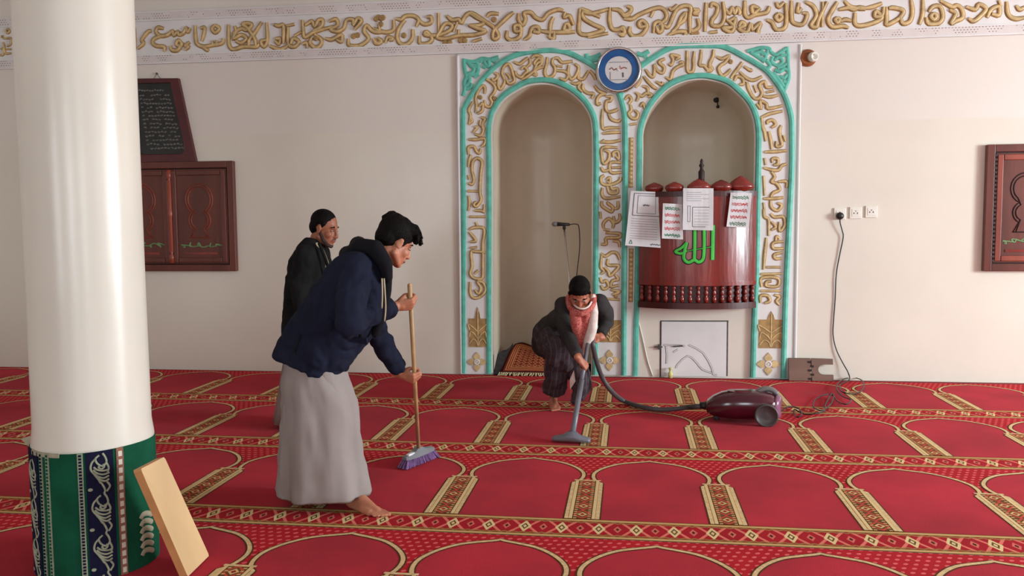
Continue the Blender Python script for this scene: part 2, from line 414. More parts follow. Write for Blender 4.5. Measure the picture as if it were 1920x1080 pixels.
# ------------------------------------------------------------------ room shell
bm = bmesh.new(); box(bm, ((XL+XR)/2, YB/2+0.6, -0.05), (XR-XL+.6, -YB+1.8, 0.1)); tag(B('floor', bm, M['underlay']), kind='structure')
bm = bmesh.new(); box(bm, ((XL+XR)/2, YB/2+0.6, ZC+0.05), (XR-XL+.6, -YB+1.8, 0.1)); tag(B('ceiling', bm, M['ceil']), kind='structure')
bm = bmesh.new()
eps = 0.0
outer = [(XL, 0.0), (hole1[0][0], 0.0)]
poly = [(XL, 0)]+hole1+[(XR, 0), (XR, ZC), (XL, ZC)]
prism(bm, poly, -0.05, 0.0, wall_map, 0, None, [h2])
tag(B('wall_back', bm, M['wall']), kind='structure')
def niche(name, hole, d0, d1, zs):
    cx = (hole[0][0]+hole[-1][0])/2
    bm = bmesh.new()
    def ring(t, sc_): return [Vector((cx+(x-cx)*sc_, t, z if z < zs else zs+(z-zs)*sc_)) for x, z in hole]
    ra = loft(bm, [ring(t, 1) for t in (0, .02, d0)], False, False)
    rb = loft(bm, [ring(d0+(d1-d0)*math.sin(q*PI/24), max(.02, math.cos(q*PI/24))) for q in range(13)], False, False)
    last = rb[-1]
    for t3 in tessellate_polygon([[Vector((v.co.x, v.co.z, 0)) for v in last]]): bm.faces.new([last[i] for i in t3])
    for t in ((ra[0][0], ra[-1][0], ra[-1][-1], ra[0][-1]),): bm.faces.new(t)
    bm.faces.new([r[0] for r in rb]+[r[-1] for r in rb][::-1])
    o = B(name, bm, M['niche'], None, True, False)
    return tag(o, kind='structure')
nich = niche('wall_left_niche', hole1, 0.62, 0.98, U(920, 262).z)
nich2 = niche('wall_right_niche', h2, 0.62, 0.95, U(1200, 262).z)
def holed_wall(name, axis, pos, a0, a1, wins, kind='structure'):
    if axis == 'x': mp = lambda u, v, d: Vector((pos-d, u, v))
    else: mp = lambda u, v, d: Vector((u, pos+d, v))
    bm = bmesh.new()
    holes = [[(c-wd/2, WZ0), (c+wd/2, WZ0), (c+wd/2, WZ1), (c-wd/2, WZ1)] for c, wd in wins]
    prism(bm, [(a0, 0), (a1, 0), (a1, ZC), (a0, ZC)], -0.3, 0, mp, 0, None, holes)
    tag(B(name, bm, M['wall']), kind=kind)
holed_wall('wall_right', 'x', XR, YB, 0, WIN_R)
holed_wall('wall_rear', 'y', YB, XL, XR, WIN_B)
bm = bmesh.new(); box(bm, (XL-0.05, YB/2, ZC/2), (0.1, -YB, ZC)); tag(B('wall_left', bm, M['wall']), kind='structure')
wi = 1
for ax, wins in (('x', WIN_R), ('y', WIN_B)):
    for c, wd in wins:
        bm = bmesh.new(); bg = bmesh.new(); zc = (WZ0+WZ1)/2; hh = WZ1-WZ0
        def bb(b_, u, z, su, sz, th):
            if ax == 'x': box(b_, (XR+0.15, c+u, z), (th, su, sz))
            else: box(b_, (c+u, YB-0.15, z), (su, th, sz))
        for u in (-wd/2+0.03, 0, wd/2-0.03): bb(bm, u, zc, 0.06, hh, 0.06)
        for z in (WZ0+0.03, zc+0.2, WZ1-0.03): bb(bm, 0, z, wd, 0.06, 0.05)
        o = tag(B('window_%d' % wi, bm, M['frame']), kind='structure')
        bb(bg, 0, zc, wd-.08, hh-.08, 0.006); B('pane', bg, M['glass'], o); wi += 1

# ------------------------------------------------------------------ prayer carpets
CW, CL, CX0, CYC, CROT = 0.7522, 1.4634, -0.1935, 1.2678, -0.0058
def cmap(u, v, d):
    X = CX0+u*CW; Y = -CYC-v*CL; c, s = math.cos(CROT), math.sin(CROT)
    return Vector((X*c-Y*s, X*s+Y*c, d))
ARCH = [(0.108, 1.0), (0.108, 0.575), (0.072, 0.555), (0.042, 0.50), (0.045, 0.44), (0.085, 0.385), (0.16, 0.33), (0.26, 0.285), (0.38, 0.258), (0.46, 0.243), (0.5, 0.232)]
def arch_curve():
    left = [(p.x, p.y) for p in crom([(a, b, 0) for a, b in ARCH[1:]], 3)]
    left = [ARCH[0]]+left
    return left+[(1-a, b) for a, b in left[::-1][1:]]
AC = arch_curve()
def carpet_row(k, label, group, u0=-9, u1=9):
    bm = bmesh.new(); uvl = bm.loops.layers.uv.new('uv'); T = 0.004
    def face(pts, d, mi, dv):
        vs = [bm.verts.new(cmap(u, v+k, d)) for u, v in pts]
        try: f = bm.faces.new(vs)
        except ValueError: return
        f.material_index = mi
        for l, (u, v) in zip(f.loops, pts): l[uvl].uv = (u, v+dv)
    v0 = -0.815
    # base with dotted ground: spans v0..0 ; border band 0..0.18
    face([(u0, v0), (u1, v0), (u1, 0.0), (u0, 0.0)], T, 1, 1.0)
    face([(u0, 0.0), (u1, 0.0), (u1, 0.18), (u0, 0.18)], T, 3, 0.0)
    face([(u0, 0.18), (u1, 0.18), (u1, 0.185), (u0, 0.185)], T, 5, 0.0)
    for (x, d) in (((u0, v0), 0), ):
        for a, b in (((u0, v0), (u1, v0)), ((u1, 0.185), (u0, 0.185))):
            vs = [bm.verts.new(cmap(p[0], p[1]+k, z)) for p, z in ((a, 0), (b, 0), (b, T), (a, T))]
            bm.faces.new(vs).material_index = 5
    tri = tessellate_polygon([[Vector((a, b, 0)) for a, b in AC]])
    for i in range(u0, u1):
        for t in tri: face([(AC[j][0]+i, AC[j][1]-1) for j in t], T+0.0012, 0, 1.0)
        def rib(wd, d, mi):
            n = len(AC); L = []; R = []
            for j, p in enumerate(AC):
                a = AC[max(j-1, 0)]; b = AC[min(j+1, n-1)]
                t = Vector(((b[0]-a[0])*CW, (b[1]-a[1])*CL)).normalized()
                nx, ny = -t.y*wd/CW, t.x*wd/CL
                L.append((p[0]+nx+i, p[1]+ny-1)); R.append((p[0]-nx+i, p[1]-ny-1))
            for j in range(n-1): face([L[j], L[j+1], R[j+1], R[j]], d, mi, 1.0)
        rib(0.0185, T+0.0020, 4); rib(0.0105, T+0.0028, 2)
        for dx in (0,):
            face([(i-.092, -.45), (i+.092, -.45), (i+.092, 0), (i-.092, 0)], T+0.0036, 6, 1.0)
            face([(i-.105, -.462), (i+.105, -.462), (i+.105, -.448), (i-.105, -.448)], T+0.0042, 2, 1.0)
    o = B('prayer_carpet', bm, [M['field'], M['dots'], M['cream'], M['band'], M['olive'], M['groove'], M['stripe']], None, False, False)
    me = o.data
    if me.polygons[0].normal.z < 0: me.flip_normals()
    return tag(o, label, 'carpet', group)
cl = ['red prayer carpet row with gold arches laid along the foot of the back wall',
      'red prayer carpet row second from the back wall, under the vacuum cleaner head',
      'red prayer carpet row third from the back wall, where the man in navy steps',
      'red prayer carpet row nearest the camera, farthest from the back wall']
for k in range(4): carpet_row(k, cl[k], 'rows of red prayer carpet')

# ------------------------------------------------------------------ calligraphy frieze
def strokes(txt, sc_, ox, oy):
    out = []
    for s in txt.strip().split('\n'):
        s = s.strip()
        if not s: continue
        v = [float(a) for a in s.replace(',', ' ').split()]
        out.append([(v[i]/sc_+ox, v[i+1]/sc_+oy) for i in range(0, len(v)-1, 2)])
    return out
def letters(parent, strk, width, base, h0=0.014, sub=4):
    for si, s in enumerate(strk):
        h = h0*(1+.035*(si*7 % 6))
        bm = bmesh.new()
        if len(s) == 1:
            c = wp(*s[0], -base); r = width*.62
            lathe(bm, [(r, 0), (r*.7, h), (0.001, h)], (c[0], -base, c[1]), Matrix.Rotation(PI/2, 3, 'X'), 8)
            for f in bm.faces: f.material_index = 0
        else:
            P = [(p.x, p.y) for p in crom([wp(x, y, -base)+(0,) for x, y in s], sub)]
            n = len(P); tl = [width*(0.72+0.28*min(1, i/3, (n-1-i)/3)) for i in range(n)]
            ribbon(bm, P, tl, h, None, base, 0, 1, 0.5, wall_map)
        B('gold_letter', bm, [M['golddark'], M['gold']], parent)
ZF0 = 3.255
zt0, zt1 = U(400, 34).z, U(400, 19).z
fz = empty('calligraphy_frieze', (0, 0, ZF0), 'long white frieze of raised gold Arabic calligraphy along the top of the back wall', 'frieze')
bm = bmesh.new(); box(bm, ((XL+XR)/2, -0.009, (ZF0+zt1)/2), (XR-XL-.02, 0.016, zt1-ZF0)); B('frieze_panel', bm, M['white'], fz)
for z0, z1 in ((ZF0, ZF0+0.085), (zt1-0.085, zt1)):
    bm = bmesh.new(); box(bm, ((XL+XR)/2, -0.014, (z0+z1)/2), (XR-XL-.02, 0.026, z1-z0)); B('pierced_border', bm, M['stucco'], fz)
    for z in (z0, z1):
        bm = bmesh.new(); box(bm, ((XL+XR)/2, -0.018, z), (XR-XL-.02, 0.034, 0.014)); B('border_bead', bm, M['white'], fz)
F1 = '''48 205 50 300 48 370 38 402
178 232 150 240 105 300 118 325 75 365
270 215 225 208 212 240 245 270 300 262 335 235 345 265 375 240 385 262 420 245 440 210 450 240 470 212
250 272 200 290 185 320 215 345 272 352 275 388
400 315 375 305 365 335 400 345 405 320 395 350 370 378 330 375 320 345
465 315 430 345 455 350 430 374
505 190 508 280 520 330 570 350 640 338 680 332 710 320 718 288
555 345 580 365 608 385
545 210 575 210 570 260 555 310
655 188 685 215 655 245 630 215 655 188
665 330 665 302
636 335 634 306
755 185 755 270 760 340 790 370 870 350 960 352 985 330
790 285 800 245 850 215 890 225 930 190 900 175 860 182 900 215 950 290 962 345
800 195 810 235 790 290 850 262 890 290 850 322 810 308
1005 165 950 250 910 300 905 345
1040 170 1046 300 1020 350 998 312 1040 300
1095 185 1130 195 1165 190 1168 260 1165 330
1105 290 1142 293 1132 330 1104 310
1065 345 1130 370 1170 362 1200 340
1190 195 1250 182
1200 205 1202 330 1250 350 1282 312 1240 290 1222 330
1310 150 1315 240 1330 280 1400 240 1540 200
1330 190 1380 160 1400 200 1430 152 1462 155 1450 200 1390 230
1250 270 1300 240
1310 330 1340 322 1345 362
1400 258 1452 300 1440 345 1400 355 1365 320 1382 280
1410 288
1480 290 1530 297 1600 262 1602 312 1565 300
1510 160 1560 145 1572 190 1520 220 1570 237 1620 210 1640 152 1690 150 1692 190 1722 140 1752 160 1700 222
1652 290 1660 340 1740 342 1805 290 1770 235 1790 192 1830 230 1870 242 1930 236
1692 272
1722 264
1862 142
1900 138
1880 180 1888 230
1840 290 1860 327 1895 310'''
F2 = '''0 212 60 237 110 242 152 220 152 150
40 130
72 132
56 182
0 300 30 327 62 310 30 284
90 322 110 280 147 292 120 302
170 140 210 147 240 122 300 120 340 150 322 200
240 150 200 200 178 270 200 325 250 332 292 290 296 220
230 266
340 150 380 182 432 170 432 130 400 128
345 270 350 325 410 326 442 290 400 240 388 262 480 266 570 230 592 190 540 180 500 240 480 282 540 292 640 268 760 262 842 235 780 215 716 188
488 98 490 240
720 190 790 190 832 165 780 135 720 100
550 120 590 150 640 145 660 172 690 122 740 100 850 170 900 205 932 250 935 282 900 290 905 230 1000 135 1052 93
850 127 880 102 942 105
905 148
600 242 632 165
640 266 640 222
655 305
687 305
540 320
572 320
745 312 815 290
1005 230 1000 280 1040 302 1100 272 1102 200 1060 194 1065 236 1112 230
1130 300 1170 270 1190 212 1232 205 1242 240 1200 240
1240 230 1320 242 1440 242 1515 240
1090 100 1090 150 1120 187 1142 142 1130 100 1180 95 1220 135 1270 147 1312 100 1380 74 1425 82
1320 290 1330 180 1352 128
1310 270 1350 292 1356 240
1440 90 1430 130 1470 120 1502 190
1440 180 1430 225 1470 222 1462 182 1440 180
1550 65 1545 150 1542 240 1600 262 1700 237 1722 218 1640 180 1580 140 1570 92 1640 102 1762 70
1560 65 1620 92 1702 130
1610 282 1762 250
1775 55 1770 150 1790 217 1840 222 1872 208 1882 250 1840 258
1790 70 1850 80 1882 122 1930 108'''
F3 = '''0 80 40 112 82 92 92 62 60 48
40 142 100 142 150 112 250 70 312 60 352 90 355 140 300 188
0 215 40 232 30 266 0 252
85 200 80 240 110 272 170 262 212 200 180 158 150 172 162 202 205 196
260 250 270 180 310 166 327 220 300 242 280 202
260 85 238 130
330 190 370 202 400 140 422 90 450 60 500 44 540 60 532 130 532 250
400 240 440 200 470 130 502 100 490 150 440 192
370 266 430 240 500 240 492 268
375 58 400 72 442 38
560 70 600 80 562 100 602 112
590 140 602 200 560 232 534 222
558 250
584 250
655 20 650 130 645 240
690 60 700 30 742 50 730 110 700 150 700 190 760 192 792 130 780 15
800 70 830 102 850 60 870 102 890 60 907 92 900 112
820 160 872 140 850 202 780 210 840 242 862 200 810 150
680 246 742 236
900 200 920 168 947 190 900 216 960 242 990 180 1002 222 1042 188 1062 180 1040 240 1062 248
945 5 945 100 970 132 1020 112 1082 100 1112 90 1132 48
1050 60 1000 50 1010 102 1062 60
1110 150 1150 170 1180 222 1240 212 1257 150 1250 25
1180 18 1200 52 1242 18
1200 100 1225 128 1200 155 1176 128 1200 100
1295 5 1295 120 1310 172 1380 182 1412 110 1380 98
1350 20 1340 92 1372 60
1400 15 1460 50 1482 120 1440 190 1482 202 1502 140 1562 15
1530 15 1525 205
1640 15 1600 80 1568 150 1600 202 1680 196 1722 212
1640 132 1658 150 1640 168 1622 150 1640 132
1665 160 1700 148 1745 158
1650 72 1720 60 1760 72 1800 58 1850 60'''
F4 = '''380 10 430 60 500 72 560 80
470 110 468 200 520 222 640 192 702 150 650 98 640 142 700 132 716 60
560 70 620 60 702 28
740 60 740 170 742 212 830 170 872 130 880 90 800 68 758 72
950 0 962 100 940 182 880 202 858 150
1050 0 1050 120 1020 212
1080 150 1100 202 1180 202 1222 150 1200 60 1140 58 1100 102
1145 112 1172 140 1145 168 1118 140 1145 112
1200 8 1300 60 1342 48 1382 80 1392 150 1330 182 1290 202 1332 120 1280 88
1420 60 1500 82 1532 38 1592 80 1530 152 1480 182 1438 160
1600 152 1640 80 1702 58 1702 130 1640 122
1700 5 1722 60
1770 15 1780 120 1840 162 1930 150
1850 50 1880 82 1930 60'''
F0 = '''100 345 135 312 170 345 135 380 100 345
50 440
60 470 190 470 180 570 120 600
60 530 80 640 100 720 195 720
110 650 200 650
0 752 60 742 62 650 20 640'''
for t, s_, ox, oy in ((F1, 4, 240, 0), (F2, 4, 700, 0), (F3, 4, 1160, 0), (F4, 4.571, 1500, 0), (F0, 9, 0, 20)):
    letters(fz, strokes(t, s_, ox, oy), 0.050 if t is not F0 else 0.030, 0.017)

letters(fz, strokes(F1, 3.7, 1930, -62), 0.050, 0.017)
letters(fz, [[(x*1.0, y) for x, y in st] for st in strokes(F2, 4.3, 34, 32) if max(p[0] for p in st) < 232], 0.046, 0.017)

# ------------------------------------------------------------------ mihrab surround
ms = empty('arched_niche_surround', (-0.02, 0, 0), 'double arched plaster surround with teal outlines and raised gold calligraphy', 'arch surround')
bm = bmesh.new()
oL, oR = xz(OUT_L), xz(OUT_R)
x0 = wp(862, 400)[0]; x1 = wp(1493, 400)[0]; ztop = U(1180, 92).z
sx0, sx1 = x0, x1+0.01
panel = [(sx0, 0.003)]+[(p[0], max(p[1], .003)) for p in offset_poly(xz(IN_L), 0.020)]+[(p[0], max(p[1], .003)) for p in offset_poly(xz(IN_R), 0.020)]+[(sx1, 0.003), (sx1, ZF0-0.01), (sx0, ZF0-0.01)]
prism(bm, panel, 0.001, 0.014, wall_map); B('surround_panel', bm, M['white'], ms)
def line_part(name, pts, wd, m, h=0.016, base=0.013, par=None, closed=False):
    bm = bmesh.new(); ribbon(bm, pts, wd, h, None, base, 0, 0, 0.75, wall_map, closed); return B(name, bm, m, par or ms)
for pts in (OUT_L, IN_L, OUT_R, IN_R):
    P = [(a, max(b, 0.004)) for a, b in xz(pts)]
    line_part('teal_moulding', P, 0.055, M['teal'])
# thin beads each side of the panel
for xx in (sx0, sx1): line_part('edge_bead', [(xx, 0.01), (xx, ZF0-0.03)], 0.03, M['white'])
# corner spandrels: pierced teal foliage built of curls
def spandrel(strk, width=0.046):
    bm = bmesh.new()
    for s in strk:
        P = [(p.x, p.y) for p in crom([wp(x, y)+(0,) for x, y in s], 4)]
        ribbon(bm, P, width, 0.014, None, 0.013, 0, 0, 0.7, wall_map)
    B('corner_foliage', bm, M['teal'], ms)
spandrel(strokes('''80 140 70 200 85 300 100 360 75 440 80 520 60 610
80 165 160 180 240 170 300 140 400 150 510 120
120 180 160 230 200 270 170 320 110 330
240 190 250 250 230 330 150 340
320 160 350 220 390 230 380 170
280 190 300 140
90 400 140 380 130 450 90 480
100 520 150 500 170 450
150 340 120 380
250 250 200 230
420 150 470 180
350 250 300 230
255 330 200 370''', 6.75, 860, 90))
spandrel(strokes('''480 100 560 80 640 60 730 70 740 110
930 50 940 150 940 260 950 400 900 540
560 130 620 110 680 130 690 180 640 190
520 110 600 160 680 220
750 110 800 140 860 110 920 70
770 160 760 220 820 260 880 220 840 170 790 200
860 150 930 140
700 200 740 260 700 300
820 290 880 270 930 240
790 310 850 330 900 300 950 320
780 340 850 430 900 500
850 380 900 400 930 360
720 80 700 140
890 440 940 450
640 80 660 150''', 6, 1320, 80), 0.038)
spandrel(strokes('''565 65 580 110 650 100 720 70
600 140 660 130 700 110
600 170 650 200''', 5.684, 1000, 90))
spandrel(strokes('''210 120 260 140 340 100
280 160 320 150''', 6, 1160, 80))
A = [('''130 965 150 860 130 780 182 680
215 820 225 720 215 640 250 540 300 482 332 505 330 580
330 660 340 730 400 742 422 680 400 630 450 560 462 500 420 440 350 398
240 832 300 790 302 700 262 742
275 625
455 640
450 318 492 340 482 382 440 412 420 380
500 400 500 480 530 522 572 460 582 400 550 330 570 240 640 208 690 340 702 420 640 452 600 402
600 320 640 360 652 400
700 180 770 202 830 160 882 120
720 290 730 340 790 372 830 330 872 290 830 240 790 272
800 400 870 360 960 290 1000 260 1080 240
900 130 902 200 860 240
940 340 982 340 960 290 990 200 1052 160 1040 110 960 98 920 130
280 880 332 900 300 960 312 1060
180 1070 232 1010 200 998''', 6.75, 860, 90), ('''10 300 30 200 10 160 60 110 92 160 30 222
150 98 140 180 120 260 150 312 212 290 232 220 200 160 212 110
222 110 260 110 300 152 350 152 422 140
250 190 312 200
230 240 330 250 372 290 340 342 280 322
380 180 370 260 400 332 450 300 482 210 440 170
490 250 480 320 530 332 562 290 592 240
600 240 650 300 662 342
400 370 450 382 502 370 480 420 522 470
530 380 530 440 580 482 642 490 620 540
650 400 700 460 772 490 720 500 680 540 680 600 722 590
780 520 832 520 820 562 780 570 770 640 800 682 860 672 902 650
800 700 830 760 900 782 932 760
740 650 730 760 742 860 800 852 922 850
740 912 830 900 932 900
760 980 740 1000 840 1002 932 980''', 5.684, 1000, 90), ('''90 100 200 100 322 80
290 160 120 162 110 260 130 342 182 300 192 220 140 192
240 270 240 220 290 210 302 290 270 262
330 330 210 332 212 440 332 440
222 388 330 384
100 380 130 422 202 410
140 470 100 502 110 560 160 582 240 570 312 530 320 490
160 520 200 500 202 552 170 542
120 610 110 682 160 732 322 712
170 600 200 672 282 670 280 622 230 630 210 590
110 760 110 812 160 852 222 882 232 830 180 790 190 768
290 760 292 832 250 852
90 880 100 962
310 900 312 970 260 1002 240 930
130 1070 130 1010 190 960 240 1012 232 1070''', 6, 1110, 250), ('''130 60 202 70
150 100 312 110 300 152 160 160 160 222 100 230
230 190 300 202 312 262
100 332 150 362 222 320 280 332 312 400
110 350 98 480 132 530 100 562
180 390 180 462 300 470 250 542 200 582 180 530 140 490
90 600 110 652 160 640 182 702 130 732 100 690
260 570 292 622 230 640 210 702 300 690
210 740 312 762 230 792
150 842 312 852
270 808''', 6, 1110, 420), ('''110 80 152 40 120 5
180 190 250 202 282 120 240 80 250 30
110 250 200 250 292 240 290 300 250 332
110 420 110 340 170 330 200 382 232 402 252 350
110 560 120 480 140 420
110 740 150 752 172 700 150 600 160 500 210 460 262 500 250 620 240 760 240 850 252 930 200 1002 170 980 202 950
110 650 120 702
100 830 222 832
110 880 122 960 110 1052
290 980 282 1062''', 6, 860, 220), ('''120 100 302 100
180 30 250 30 292 50
190 160 212 202
120 240 180 220 282 230 282 330 270 400 272 560 270 700 262 790 180 792 130 740 150 650 140 500 200 490 302 500
120 270 170 330 192 370 130 382
180 740 222 700
130 450 212 440
130 830 130 950 170 1012 250 992 302 920 272 840 210 830 250 900 222 962 180 920''', 6, 860, 390), ('''70 640 110 600 142 640 110 692
130 700 142 760 110 800 150 852 200 850 217 800 180 760
200 660 222 600 190 560
210 570 260 602 310 570 372 590 330 612
250 400 230 450 190 502
280 380 330 440 390 500 432 522
270 490 320 510 332 562
300 300 350 370 390 382 402 300 400 250 430 310 490 342 512 280 450 220 522 180
560 240 592 250 612 190 590 140 682 160 640 192
530 390 580 412 610 320 670 270 722 250 710 220 680 230
420 440 480 472 492 440
770 90 770 200 775 322 830 322 842 260 840 200 850 98
930 80 920 180 910 252 960 262 1000 302 1052 300 1020 240 1062 150 1062 90
240 720 270 682 292 742
130 922 202 910''', 6, 1160, 80), ('''110 78 90 180 60 262 82 312 30 322
140 160 200 182 282 150 240 220 190 252 160 300 200 372 250 352 302 300
300 215
430 220 390 280 340 342 300 402
340 430 370 380 430 402 442 462 400 472
450 270 520 312 542 298
400 330 480 402 560 422 652 380
480 440 500 520 560 622 620 622 652 560 620 480 680 440 702 502 782 500
560 480 592 562
660 600 740 612 832 590
700 560 792 540
590 690 640 742 632 660 700 690 720 742 882 710
640 842 740 800 882 770''', 6, 1320, 80), ('''150 110 160 200 180 260 192 352
210 180 210 150 260 138 292 180 250 212
220 250 240 330 252 432
350 190 330 240 340 320 352 390 300 402 300 350
370 290 392 352
180 460 290 455 402 445
180 520 192 592
260 570 260 530 312 530 312 580 270 592
170 620 260 642 320 640 352 600 402 580
170 700 182 902
250 660 282 710 250 760 300 780 332 840 270 872 240 912
320 760 402 760 402 822
170 932 280 930 372 920
240 950 250 1020 310 1052 352 1000 310 978
170 970 182 1062''', 5.4, 1400, 200), ('''170 10 180 90 220 122 222 282
240 60 280 92 370 92 382 180 330 232 330 140
250 140 292 190 250 222
200 300 190 400 180 480 170 622
290 330 302 290 332 312
370 340 270 352 270 410 372 410
360 450 280 472 290 512 352 510
200 600 342 600
140 670 352 665
150 800 150 710 312 710 312 790 200 790 200 750 252 740
140 840 342 840
140 960 140 890 212 890 232 942 180 962
280 880 332 900 300 942 332 982''', 5.4, 1400, 390)]
for t, s_, ox, oy in A: letters(ms, strokes(t, s_, ox, oy), 0.041, 0.013, 0.012)
# beaded gold strips between the two arches
for y0, y1 in ((258, 352), (466, 566)):
    a, b = wp(1183.5, y0), wp(1182.5, y1)
    bm = bmesh.new(); n = 12
    ribbon(bm, [a, b], 0.048, 0.008, None, 0.013, 0, 0, .8, wall_map)
    for i in range(n):
        t = (i+.5)/n; c = (a[0]+(b[0]-a[0])*t, a[1]+(b[1]-a[1])*t)
        lathe(bm, [(0.019, 0), (0.012, .008), (0.002, .011)], (c[0], -0.020, c[1]), Matrix.Rotation(PI/2, 3, 'X'), 6, 1)
    B('gold_beading', bm, [M['golddark'], M['gold']], ms)
# palmettes and diamonds at the feet
def palmette(x0, x1, y0, y1, ytip):
    bm = bmesh.new(); p0 = wp(x0, y1); p1 = wp(x1, y0); cx = (p0[0]+p1[0])/2; w_ = (p1[0]-p0[0])/2; h_ = p1[1]-p0[1]; zt = wp(x0, ytip)[1]
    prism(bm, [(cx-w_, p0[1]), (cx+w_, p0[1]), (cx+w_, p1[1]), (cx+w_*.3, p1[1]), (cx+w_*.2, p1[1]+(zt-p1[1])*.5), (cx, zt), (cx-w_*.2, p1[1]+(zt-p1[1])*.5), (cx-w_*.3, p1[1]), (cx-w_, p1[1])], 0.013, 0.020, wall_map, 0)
    for s in (-1, 1):
        for k in range(3):
            o_ = .22+.25*k
            P = crom([(cx+s*w_*.06, p0[1]+h_*.05+k*h_*.25, 0), (cx+s*w_*o_*.8, p0[1]+h_*.2+k*h_*.25, 0), (cx+s*w_*(o_+.35), p0[1]+h_*.28+k*h_*.26, 0), (cx+s*w_*.93, p0[1]+h_*.12+k*h_*.24, 0)], 3)
            ribbon(bm, [(p.x, min(p.y, p1[1])) for p in P], 0.018, 0.006, None, 0.019, 0, 1, .5, wall_map)
    ribbon(bm, [(cx, p0[1]+.01), (cx, zt-.03)], 0.016, 0.006, None, 0.019, 0, 1, .5, wall_map)
    B('gold_palmette', bm, [M['golddark'], M['gold']], ms)
palmette(880, 913, 597, 650, 575); palmette(1125, 1164, 600, 641, 585); palmette(1422, 1468, 599, 652, 583)
def diamond(cx, cy, r):
    bm = bmesh.new(); c = wp(cx, cy); R = r/186.0
    for k in range(4):
        a = k*PI/2; ca, sa = math.cos(a), math.sin(a)
        poly = [(0.10, 0.0), (0.45, -.34), (0.62, -.32), (1.0, 0.0), (0.62, .32), (0.45, .34)]
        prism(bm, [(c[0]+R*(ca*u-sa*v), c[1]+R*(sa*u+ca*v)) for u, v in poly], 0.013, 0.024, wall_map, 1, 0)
    lathe(bm, [(R*.30, 0), (R*.30, .014), (R*.2, .016), (R*.18, .008), (R*.1, .008), (R*.08, .016), (.001, .016)], (c[0], -0.013, c[1]), Matrix.Rotation(PI/2, 3, 'X'), 14, 2)
    B('gold_diamond', bm, [M['golddark'], M['gold'], M['white']], ms)
diamond(895, 678, 19); diamond(1143, 675, 20); diamond(1440, 682, 21)

# ------------------------------------------------------------------ pulpit
RX = Matrix.Rotation(PI/2, 3, 'X')
pc = U(1305, 560); pl = U(1199, 560).x; pr = U(1412, 560).x; pcx = (pl+pr)/2; phw = (pr-pl)/2
zb, zt = 0.735, U(1300, 360).z
def parc(t, off=0.0):       # t in -1..1 along the curved front
    a = t*1.0; return Vector((pcx+(phw+off*.3)*t, -(0.05+0.20*(1-abs(t)**2.2))-off, 0))
pu = empty('pulpit', (pcx, -0.1, zb), 'dark red painted curved wooden pulpit front set in the right arched niche', 'pulpit')
def pshell(name, z0, z1, off0, off1, m, n=28):
    bm = bmesh.new()
    rings = []
    for i in range(n+1):
        t = -1+2*i/n; o = parc(t, off0); p = parc(t, off1)
        rings.append([Vector((o.x, o.y, z0)), Vector((p.x, p.y, z0)), Vector((p.x, p.y, z1)), Vector((o.x, o.y, z1))])
    loft(bm, rings); return B(name, bm, m, pu)
pshell('front_panel', zb+0.24, zt-0.02, 0, 0.03, M['pulpit'])
pshell('recessed_band', zb+0.04, zb+0.24, -0.012, 0.004, M['pulpitdark'])
pshell('bottom_rail', zb-0.02, zb+0.04, -0.02, 0.05, M['pulpitdark'])
pshell('middle_rail', zb+0.205, zb+0.245, -0.01, 0.045, M['pulpit'])
pshell('top_rail', zt-0.05, zt, -0.01, 0.045, M['pulpitdark'])
bm = bmesh.new()
rg = []
for i in range(29):
    t = -1+2*i/28; p = parc(t, 0.03); rg.append([Vector((p.x, 0.0, zb-0.02)), Vector((p.x, p.y, zb-0.02)), Vector((p.x, p.y, zb+0.01)), Vector((p.x, 0, zb+0.01))])
loft(bm, rg); B('pulpit_floor', bm, M['pulpit'], pu)
for i in range(15):
    p = parc(-0.95+1.9*i/14, 0.022); bm = bmesh.new()
    lathe(bm, [(0.012, 0), (0.022, .02), (.022, .05), (.010, .065), (.02, .085), (.02, .10), (.010, .12), (.022, .14), (.012, .165)], (p.x, p.y, zb+0.04), None, 8); B('baluster', bm, M['pulpit'], pu, True)
for px, h_ in ((1228, 8), (1265, 8), (1310, 10), (1352, 9), (1390, 12)):
    c = U(px, 357, -0.25); t = (c.x-pcx)/phw; p = parc(max(-.95, min(.95, t)), .015); s = h_/8.0
    bm = bmesh.new()
    lathe(bm, [(.03, 0), (.075, .012), (.09*s, .04), (.085*s, .065), (.05, .085*s), (.028, .092*s), (.012, .100*s)], (p.x, p.y, zt-0.01), None, 14)
    for v in bm.verts: v.co.y = p.y+(v.co.y-p.y)*.5
    B('crest_knob', bm, M['pulpit'], pu, True)
p = parc(0.04, .0); ftop = U(1309, 298, p.y).z; fz0 = zt+.06; H = ftop-fz0
bm = bmesh.new(); lathe(bm, [(.03, 0), (.028, H*.3), (.03, H*.5), (.018, H*.58), (.014, H*.66), (.026, H*.74), (.012, H*.84), (.016, H*.9), (.006, H)], (p.x, p.y, fz0), None, 12); B('finial', bm, M['groove'], pu, True)
